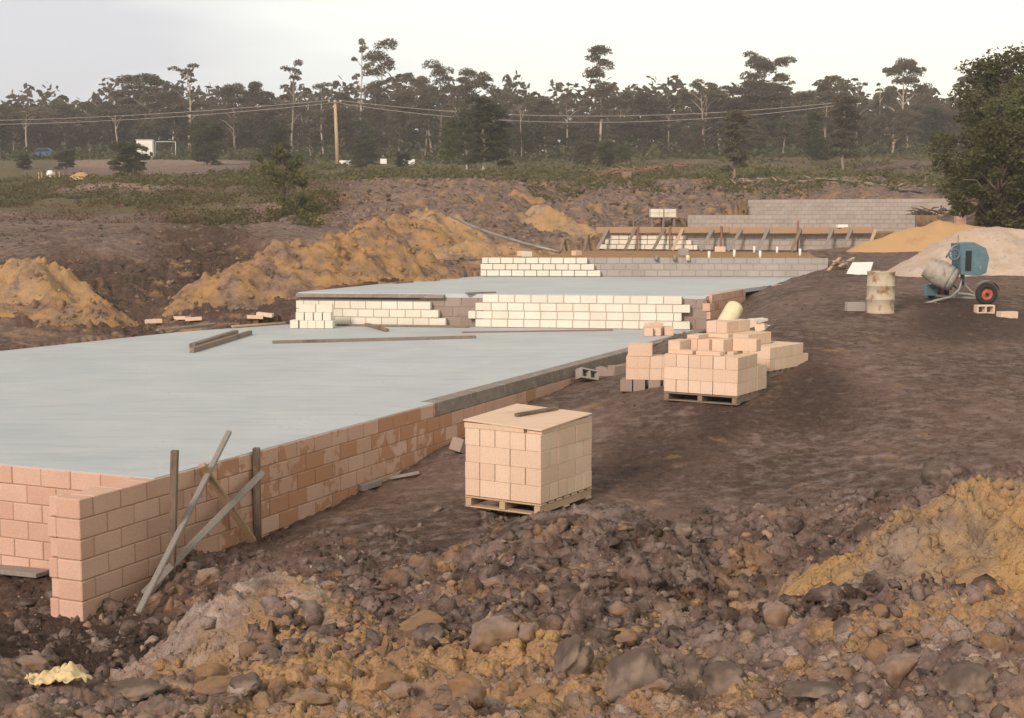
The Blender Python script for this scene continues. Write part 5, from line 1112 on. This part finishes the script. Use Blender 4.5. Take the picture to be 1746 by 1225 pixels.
# undergrowth at the wood's foot
n = 30000; px_ = r_.uniform(-300, 2100, n); Yl = r_.uniform(160, 212, n); x_ = (px_ - CX) / F * Yl; zt_, _a = terr(x_, Yl, False)
k = fbm(x_ / 3.5, Yl / 9, 33, 3) > -.12; px_, Yl, x_, zt_ = px_[k], Yl[k], x_[k], zt_[k]; hh = (.4 + 2.6 * np.clip(fbm(x_ / 5, Yl / 12, 44, 3) + .35, 0, 1)) * r_.uniform(0, 1, len(x_))
me = leaf_mesh('undergrowth', np.stack([x_, Yl, zt_ + hh], 1), r_.uniform(.2, .42, len(x_)), 'leaf_dark', 4); o = bpy.data.objects.new('undergrowth', me); C.objects.link(o); tag(o, 'dark scrubby undergrowth along the foot of the wood', 'undergrowth', kind='stuff')
# nearer single trees and shrubs
tree(352, 205, 138, 'bushy', 'dark round headed tree right of the white shed', 1, 52, 'leaf_dark', 'bark_dark', name='tree')
tree(471, 216, 150, 'bushy', 'dark round shrub left of the power pole', 2, 46, 'leaf_dark', 'bark_dark', name='shrub', cat='shrub')
tree(217, 242, 108, 'bushy', 'dark bush in front of the white shed', 3, 68, 'leaf_dark', 'bark_dark', name='bush', cat='bush')
tree(822, 168, 118, 'slim', 'tall bushy tree with pale stems standing left of the centre', 1, 70, 'leaf_dark', 'bark_pale', 1.5, name='tree')
tree(848, 182, 121, 'slim', 'slightly lower bushy tree right beside the tall one with pale stems', 2, 50, 'leaf_dark', 'bark_pale', 1.3, name='tree')
tree(768, 205, 128, 'slim', 'slim young tree left of the tall bushy middle tree', 3, 50, 'leaf_green', 'bark', name='tree')
tree(795, 190, 125, 'slim', 'slim tree touching the tall bushy tree on its left', 0, 46, 'leaf_dark', 'bark_pale', name='tree')
tree(623, 236, 140, 'bushy', 'dark rounded shrub just right of the power pole', 1, 42, 'leaf_dark', 'bark_dark', name='shrub', cat='shrub')
tree(686, 260, 136, 'bushy', 'low round dark shrub before the white packs', 2, 32, 'leaf_dark', 'bark_dark', name='shrub', cat='shrub')
tree(996, 240, 148, 'bushy', 'broad grey green shrub at the left of the shrub trio', 3, 44, 'leaf_gum', 'bark_dark', name='shrub', cat='shrub')
tree(1036, 259, 140, 'bushy', 'low round dark shrub at the front of the shrub trio', 1, 34, 'leaf_dark', 'bark_dark', name='shrub', cat='shrub')
tree(1034, 238, 152, 'bushy', 'green shrub at the foot of the tall central gum', 0, 34, 'leaf_green', 'bark_dark', name='shrub', cat='shrub')
tree(1062, 245, 150, 'bushy', 'small green shrub at the right of the shrub trio', 2, 28, 'leaf_green', 'bark_dark', name='shrub', cat='shrub')
tree(1252, 190, 102, 'slim', 'slender grey green sapling standing in the grass before the large gum', 2, 52, 'leaf_gum', 'bark', 1.2, name='sapling')
tree(1396, 234, 148, 'bushy', 'round dark shrub in the grass at the right', 3, 46, 'leaf_dark', 'bark_dark', name='shrub', cat='shrub')
tree(1440, 170, 127, 'slim', 'small tree with a thin trunk right of the round dark shrub', 3, 62, 'leaf_gum', 'bark', 1.2, name='tree')
tree(1385, 190, 150, 'slim', 'grey green small tree directly behind the round dark shrub', 1, 44, 'leaf_green', 'bark', name='tree')
LATER = 1
tree(930, 290, 112, 'bushy', 'tiny shrub in the grass near the middle', 0, 26, 'leaf_green', 'bark', .5, name='shrub', cat='shrub')
tree(112, 255, 130, 'bushy', 'low dark bush at the left behind the blue car', 2, 60, 'leaf_dark', 'bark_dark', name='bush', cat='bush')
tree(40, 262, 132, 'bushy', 'low dark bush at the far left edge', 1, 50, 'leaf_dark', 'bark_dark', name='bush', cat='bush')
def big_near(px, ytop, Y, wpx, seed, label, low, nc=105, nl=170, ls=.08, name='tree', tr=1.0):
    r = random.Random(seed); w = W(px, ytop, Y); zb = gz(w.x, w.y); H = w.z - zb; Wd = wpx / F * Y / 2
    mb = MB(); pts = []; sizes = []
    mb.tube([(0, 0, -.3), (.1, 0, H * .2), (-.05, .1, H * .5), (0, 0, H * .9)], [.22 * tr, .17 * tr, .11 * tr, .03 * tr], 8)
    for i in range(nc):
        f = r.random(); z = H * (low + (1 - low) * f); q = math.sin(math.pi * min(.96, .22 + .70 * f))**.8 * Wd * r.uniform(.3, 1.12); az = r.uniform(0, 6.28)
        c = Vector((math.cos(az) * q, math.sin(az) * q, z * .97)); mb.tube([(0, 0, max(.3, z - q * .7)), c * .55 + Vector((0, 0, z * .42)), c], [.05 * tr, .035 * tr, .015 * tr], 5, cap=False)
        clump(r, c, Wd * r.uniform(.13, .27), Wd * r.uniform(.11, .24), nl, ls, pts, sizes, dome=False)
    t = thing(name, label, name, (w.x, w.y, zb)); mb.build('trunk', 'bark_dark', t)
    o = bpy.data.objects.new('crown', leaf_mesh('crown', pts, sizes, 'leaf_green', seed)); C.objects.link(o); o.parent = t
big_near(1712, 88, 58, 210, 1, 'big dark green tree at the right edge in front of the forest', .22)
big_near(1760, 130, 55, 170, 3, 'dense dark tree cut by the right edge of the picture', .1)
big_near(1712, 205, 52.5, 150, 2, 'lower olive green bush spilling over the gravel heap at the right edge', .04)

big_near(482, 249, 60, 92, 4, 'airy green sapling rising from the weeds left of the centre', .42, 34, 70, .07, 'sapling', .28)
big_near(505, 330, 57, 70, 6, 'low reddish green bush at the foot of the airy sapling', .1, 26, 80, .06, 'bush', .2)

# weeds and grass
def weeds(name, label, n, boxpx, cond, hgt, size, seed, m='weed'):
    r = np.random.RandomState(seed); px = r.uniform(boxpx[0], boxpx[2], n); Yl = np.exp(r.uniform(math.log(boxpx[1]), math.log(boxpx[3]), n)); x = (px - CX) / F * Yl
    k = cond(px, x, Yl); px, x, Yl = px[k], x[k], Yl[k]; z, a = terr(x, Yl)
    h = hgt * np.clip(.55 + fbm(x * .5, Yl * .5, seed, 3) * 1.4, .1, 1.4) * r.uniform(0, 1, len(x))
    me = leaf_mesh(name, np.stack([x, Yl, z + h], 1), size * r.uniform(.6, 1.4, len(x)) * (Yl / 75)**.6, m, seed); o = bpy.data.objects.new(name, me); C.objects.link(o); tag(o, label, 'weeds', kind='stuff')
def band(px, Yl, y0, y1):   # rough photo row of the ground there
    z, _ = interp((px - CX) / F * Yl, Yl); return HOR + (HC - z) * F / Yl
def c1(px, x, Yl):
    pos = band(px, Yl, 0, 0); n_ = fbm(x * .16, Yl * .10, 77, 4)
    target = np.interp(px, [0, 100, 200, 330, 420, 520, 560], [325, 322, 335, 335, 340, 350, 352]); wd = np.interp(px, [0, 200, 330, 430, 540, 570], [12, 14, 22, 34, 34, 4])
    return (np.abs(pos - target) < wd * (1 + n_ * 2.6)) & (n_ + .5 * fbm(x * .7, Yl * .5, 79, 3) > -.02)
weeds('weeds', 'knee high green and yellowing weeds on the left of the site', 70000, (-80, 50, 580, 110), c1, .55, .08, 5)
weeds('dry_weeds', 'reddish brown dead weeds mixed among the green ones on the left', 26000, (-80, 48, 600, 110), lambda px, x, Yl: (fbm(x * .35, Yl * .2, 91, 4) > .08) & (np.abs(band(px, Yl, 0, 0) - 345) < 38), .4, .06, 15, 'dry')
weeds('grass', 'thin low grass and bracken over the slope below the wood', 60000, (-200, 88, 1900, 185), lambda px, x, Yl: (fbm(x * .12, Yl * .07, 61, 4) > .02) & ~((px < 430) & (Yl > 105) & (Yl < 165)), .45, .13, 6)
weeds('grass', 'olive tufts of bracken between the spoil ridges and the forest slope', 26000, (480, 78, 1640, 120), lambda px, x, Yl: (fbm(x * .2, Yl * .12, 65, 4) > .02) & ((px > 900) | (Yl > 92)), .5, .11, 7)

# ------------------------------------------------------------------ power pole and wires
yp = 150.0; pb = W(576, 286, yp); pt = W(571, 171, yp); zg_ = gz(pb.x, pb.y)
pp_ = thing('power_pole', 'pale leaning wooden power pole standing in the grass', 'power pole', (pb.x, pb.y, zg_))
tp = Vector((pt.x - pb.x, 0, pt.z - zg_)); mb = MB(); mb.tube([(0, 0, -.4), tp * .5, tp], [.22, .19, .15], 10); mb.build('pole', 'timber_pale', pp_)
mb = MB(); mb.beam(tp + Vector((-.7, -.2, -.25)), tp + Vector((.7, -.2, -.25)), .10, .12); mb.build('crossarm', 'timber', pp_)
for s_ in (-.6, .6): mb = MB(); mb.lathe([(.001, 0), (.06, 0), (.08, .06), (.05, .14), (.001, .16)], Matrix.Translation(tp + Vector((s_, -.2, -.18))), 10); mb.build('insulator', 'pipe', pp_)
rt = W(1440, 174, 133); zr = gz(rt.x, rt.y)
pr_ = thing('power_pole', 'slim grey power pole end lost in foliage where the right hand wires stop', 'power pole', (rt.x, rt.y, zr)); mb = MB(); mb.tube([(0, 0, -.4), (0, 0, rt.z - zr)], [.10, .06], 8); mb.build('pole', 'bark', pr_)
lt = W(-320, 205, 172); zl = gz(lt.x, lt.y)
pl_ = thing('power_pole', 'power pole beyond the left edge of the picture', 'power pole', (lt.x, lt.y, zl)); mb = MB(); mb.tube([(0, 0, -.4), (0, 0, lt.z - zl)], [.2, .15], 8); mb.build('pole', 'timber_pale', pl_)
top = Vector((pb.x, yp, zg_)) + tp
def wire(a, b, sag, label):
    mb = MB(); pts = [a.lerp(b, t) - Vector((0, 0, sag * 4 * t * (1 - t))) for t in np.linspace(0, 1, 36)]; mb.tube(pts, [.026] * 36, 5); tag(mb.build('power_wire', 'wire'), label, 'wire')
wire(top + Vector((.6, -.2, -.05)), rt, 1.5, 'upper power wire sagging to the right of the pole'); wire(top + Vector((.6, -.1, -.35)), rt - Vector((0, 0, .25)), 1.85, 'lower power wire sagging to the right of the pole')
wire(top + Vector((-.6, -.2, -.05)), lt, .9, 'upper power wire running left from the pole'); wire(top + Vector((-.6, -.1, -.35)), lt - Vector((0, 0, .25)), 1.1, 'lower power wire running left from the pole')

# ------------------------------------------------------------------ far things
YS_ = 164; g = W(250, 265, YS_); zs_ = gz(g.x, g.y)
sd_ = thing('shed', 'small white flat roofed site shed among the far bushes', 'shed', (g.x, g.y, zs_), .12)
mb = MB(); hgt = W(250, 240, YS_).z - zs_; mb.box((-.12, 0, hgt / 2), (1.85, 1.5, hgt), 0, .01); mb.build('wall', 'white', sd_)
mb = MB(); mb.box((-.12, 0, hgt + .03), (2.0, 1.65, .06), 0, .01); mb.build('roof', 'white', sd_)
mb = MB(); mb.box((.10, -.757, hgt * .45), (.5, .02, hgt * .8), 0, .004); mb.build('door', 'pipe', sd_)
fr_ = thing('goal_frame', 'thin pale rectangular pipe frame beside the white shed', 'frame', (W(283, 265, YS_).x, YS_, gz(W(283, 265, YS_).x, YS_)))
hf = W(283, 242, YS_).z - fr_.location.z
for x in (-1.2, 1.15): mb = MB(); mb.tube([(x, 0, -.1), (x, 0, hf)], .035, 6); mb.build('post', 'pipe', fr_)
mb = MB(); mb.tube([(-1.22, 0, hf), (1.17, 0, hf)], .035, 6); mb.build('rail', 'pipe', fr_)
# blue car
g = W(76, 262, 172); zc_ = gz(g.x, g.y)
car = thing('parked_car', 'small blue car parked far off at the left edge', 'car', (g.x, g.y, zc_), .1)
mb = MB(); sec = [(-1.7, .35), (-1.72, .75), (-1.1, .85), (-.65, 1.3), (.55, 1.32), (1.1, .88), (1.75, .78), (1.78, .35)]
v = [Vector((x, -.75, z)) for x, z in sec] + [Vector((x, .75, z)) for x, z in sec]; nn = len(sec); mb.add(v, [tuple(range(nn))[::-1], tuple(range(nn, 2 * nn))] + [(i, (i + 1) % nn, (i + 1) % nn + nn, i + nn) for i in range(nn)]); mb.build('body', 'blue', car)
mb = MB(); mb.add([(-.95, -.757, .86), (.95, -.757, .88), (.5, -.757, 1.24), (-.6, -.757, 1.22)], [(0, 1, 2, 3)]); mb.build('window', 'glass', car)
for x in (-1.05, 1.1):
    for y in (-.68, .68): mb = MB(); mb.lathe([(.001, -.1), (.30, -.1), (.32, 0), (.30, .1), (.001, .1)], Matrix.Translation((x, y, .31)) @ Matrix.Rotation(R(90), 4, 'X'), 16); mb.build('wheel', 'tyre', car)
def small(px, py, Y, size, m, name, label, cat, parts=None, rz=0.0, lift=0.0):
    w = W(px, py, Y); z = gz(w.x, w.y); mb = MB()
    if parts == 'cyl': mb.lathe([(.001, 0), (size[0], 0), (size[0], size[2] * .8), (size[0] * .6, size[2]), (.001, size[2])], None, 14)
    else: mb.box((0, 0, size[2] / 2), size, 0, .02)
    return tag(mb.build(name, m, None, (w.x, w.y, z + lift - .03)), label, cat)
small(85, 288, 112, (.28, .28, .75), 'white', 'barrel', 'white barrel standing before the low bush at far left', 'barrel', 'cyl')
for k, px in enumerate((66, 71, 93, 101)):
    w = W(px, 300, 106); z = gz(w.x, w.y); mb = MB(); mb.box((0, 0, .3), (.08, .08, .7), 0, .01); tag(mb.build('peg', 'timber_pale', None, (w.x, w.y, z)), ('leftmost of the four pale survey pegs at far left', 'second survey peg from the left at far left', 'third survey peg from the left at far left', 'rightmost of the four pale survey pegs at far left')[k], 'peg', 'survey pegs')
for px, lb in ((588, 'white pack lying right at the foot of the power pole'), (654, 'small white pack behind the middle shrubs'), (697, 'white pack right of the low round dark shrub')):
    small(px, 262, 152, (1.3 if px != 654 else .7, .6, .55), 'white', 'white_pack', lb, 'pack')
small(1068, 300, 104, (.75, .5, .5), 'rock_pink', 'rubble_lump', 'pale lump at the end of the brush pile in the grass', 'rubble')
small(1130, 262, 150, (1.2, .6, .4), 'rock_ochre', 'rubble_lump', 'reddish lump on the track beyond the brush pile', 'rubble') if False else None
# charred log and brush piles
def brush(px0, py0, px1, py1, Y0, Y1, n, label, m, seed, sc=1.0):
    r = random.Random(seed); mb = MB()
    for i in range(n):
        f = r.random(); px = px0 + (px1 - px0) * f; Y = Y0 + (Y1 - Y0) * f; x = (px - CX) / F * Y + r.uniform(-.5, .5); y = Y + r.uniform(-1, 1); z = gz(x, y)
        a = Vector((x, y, z + r.uniform(-.05, .3) * sc)); d = Vector((r.uniform(-1, 1), r.uniform(-.6, .6), r.uniform(-.1, .35))) * sc; mb.tube([a, a + d * .5 + Vector((0, 0, r.uniform(-.05, .1))), a + d], [.06 * sc, .05 * sc, .02], 5)
    o = mb.build('brush_pile', m); return tag(o, label, 'brush pile', kind='stuff')
brush(1015, 310, 1185, 268, 102, 140, 150, 'long low pile of reddish brush running up the grass slope', 'timber_red', 3, 1.2)
brush(1455, 292, 1570, 288, 118, 122, 60, 'dark pile of dead brush in the grass at the right', 'bark_dark', 4, 1.1)
brush(1250, 345, 1600, 330, 92, 90, 60, 'line of dead branches along the top of the bank behind the farthest wall', 'bark', 8, 1.3)
brush(1560, 378, 1622, 372, 70, 68, 50, 'tangle of dark branches before the pinkish pier', 'bark_dark', 9, .8)
mb = MB(); a = [W(1360, 336, 84), W(1430, 330, 84), W(1500, 326, 84), W(1560, 327, 84), W(1592, 333, 84)]
mb.tube(a, [.06, .07, .08, .07, .05], 6); tag(mb.build('black_pipe', 'tyre'), 'black flexible pipe arching along the bank behind the farthest wall', 'pipe')

# ------------------------------------------------------------------ thin evening haze over the whole site
hz = MB(); hz.box((0, 225, 15), (1320, 510, 40), 0, .3); ho = hz.build('haze', M['white']); hm = bpy.data.materials.new('haze'); hm.use_nodes = True; ht = hm.node_tree; ht.nodes.clear()
ho_ = ht.nodes.new('ShaderNodeOutputMaterial'); pv = ht.nodes.new('ShaderNodeVolumePrincipled'); pv.inputs['Density'].default_value = .0009; pv.inputs['Color'].default_value = (.97, .92, .90, 1); pv.inputs['Anisotropy'].default_value = .2
ht.links.new(pv.outputs[0], ho_.inputs['Volume']); ho.data.materials[0] = hm; ho['kind'] = 'stuff'; ho['label'] = 'thin evening haze lying over the whole site'
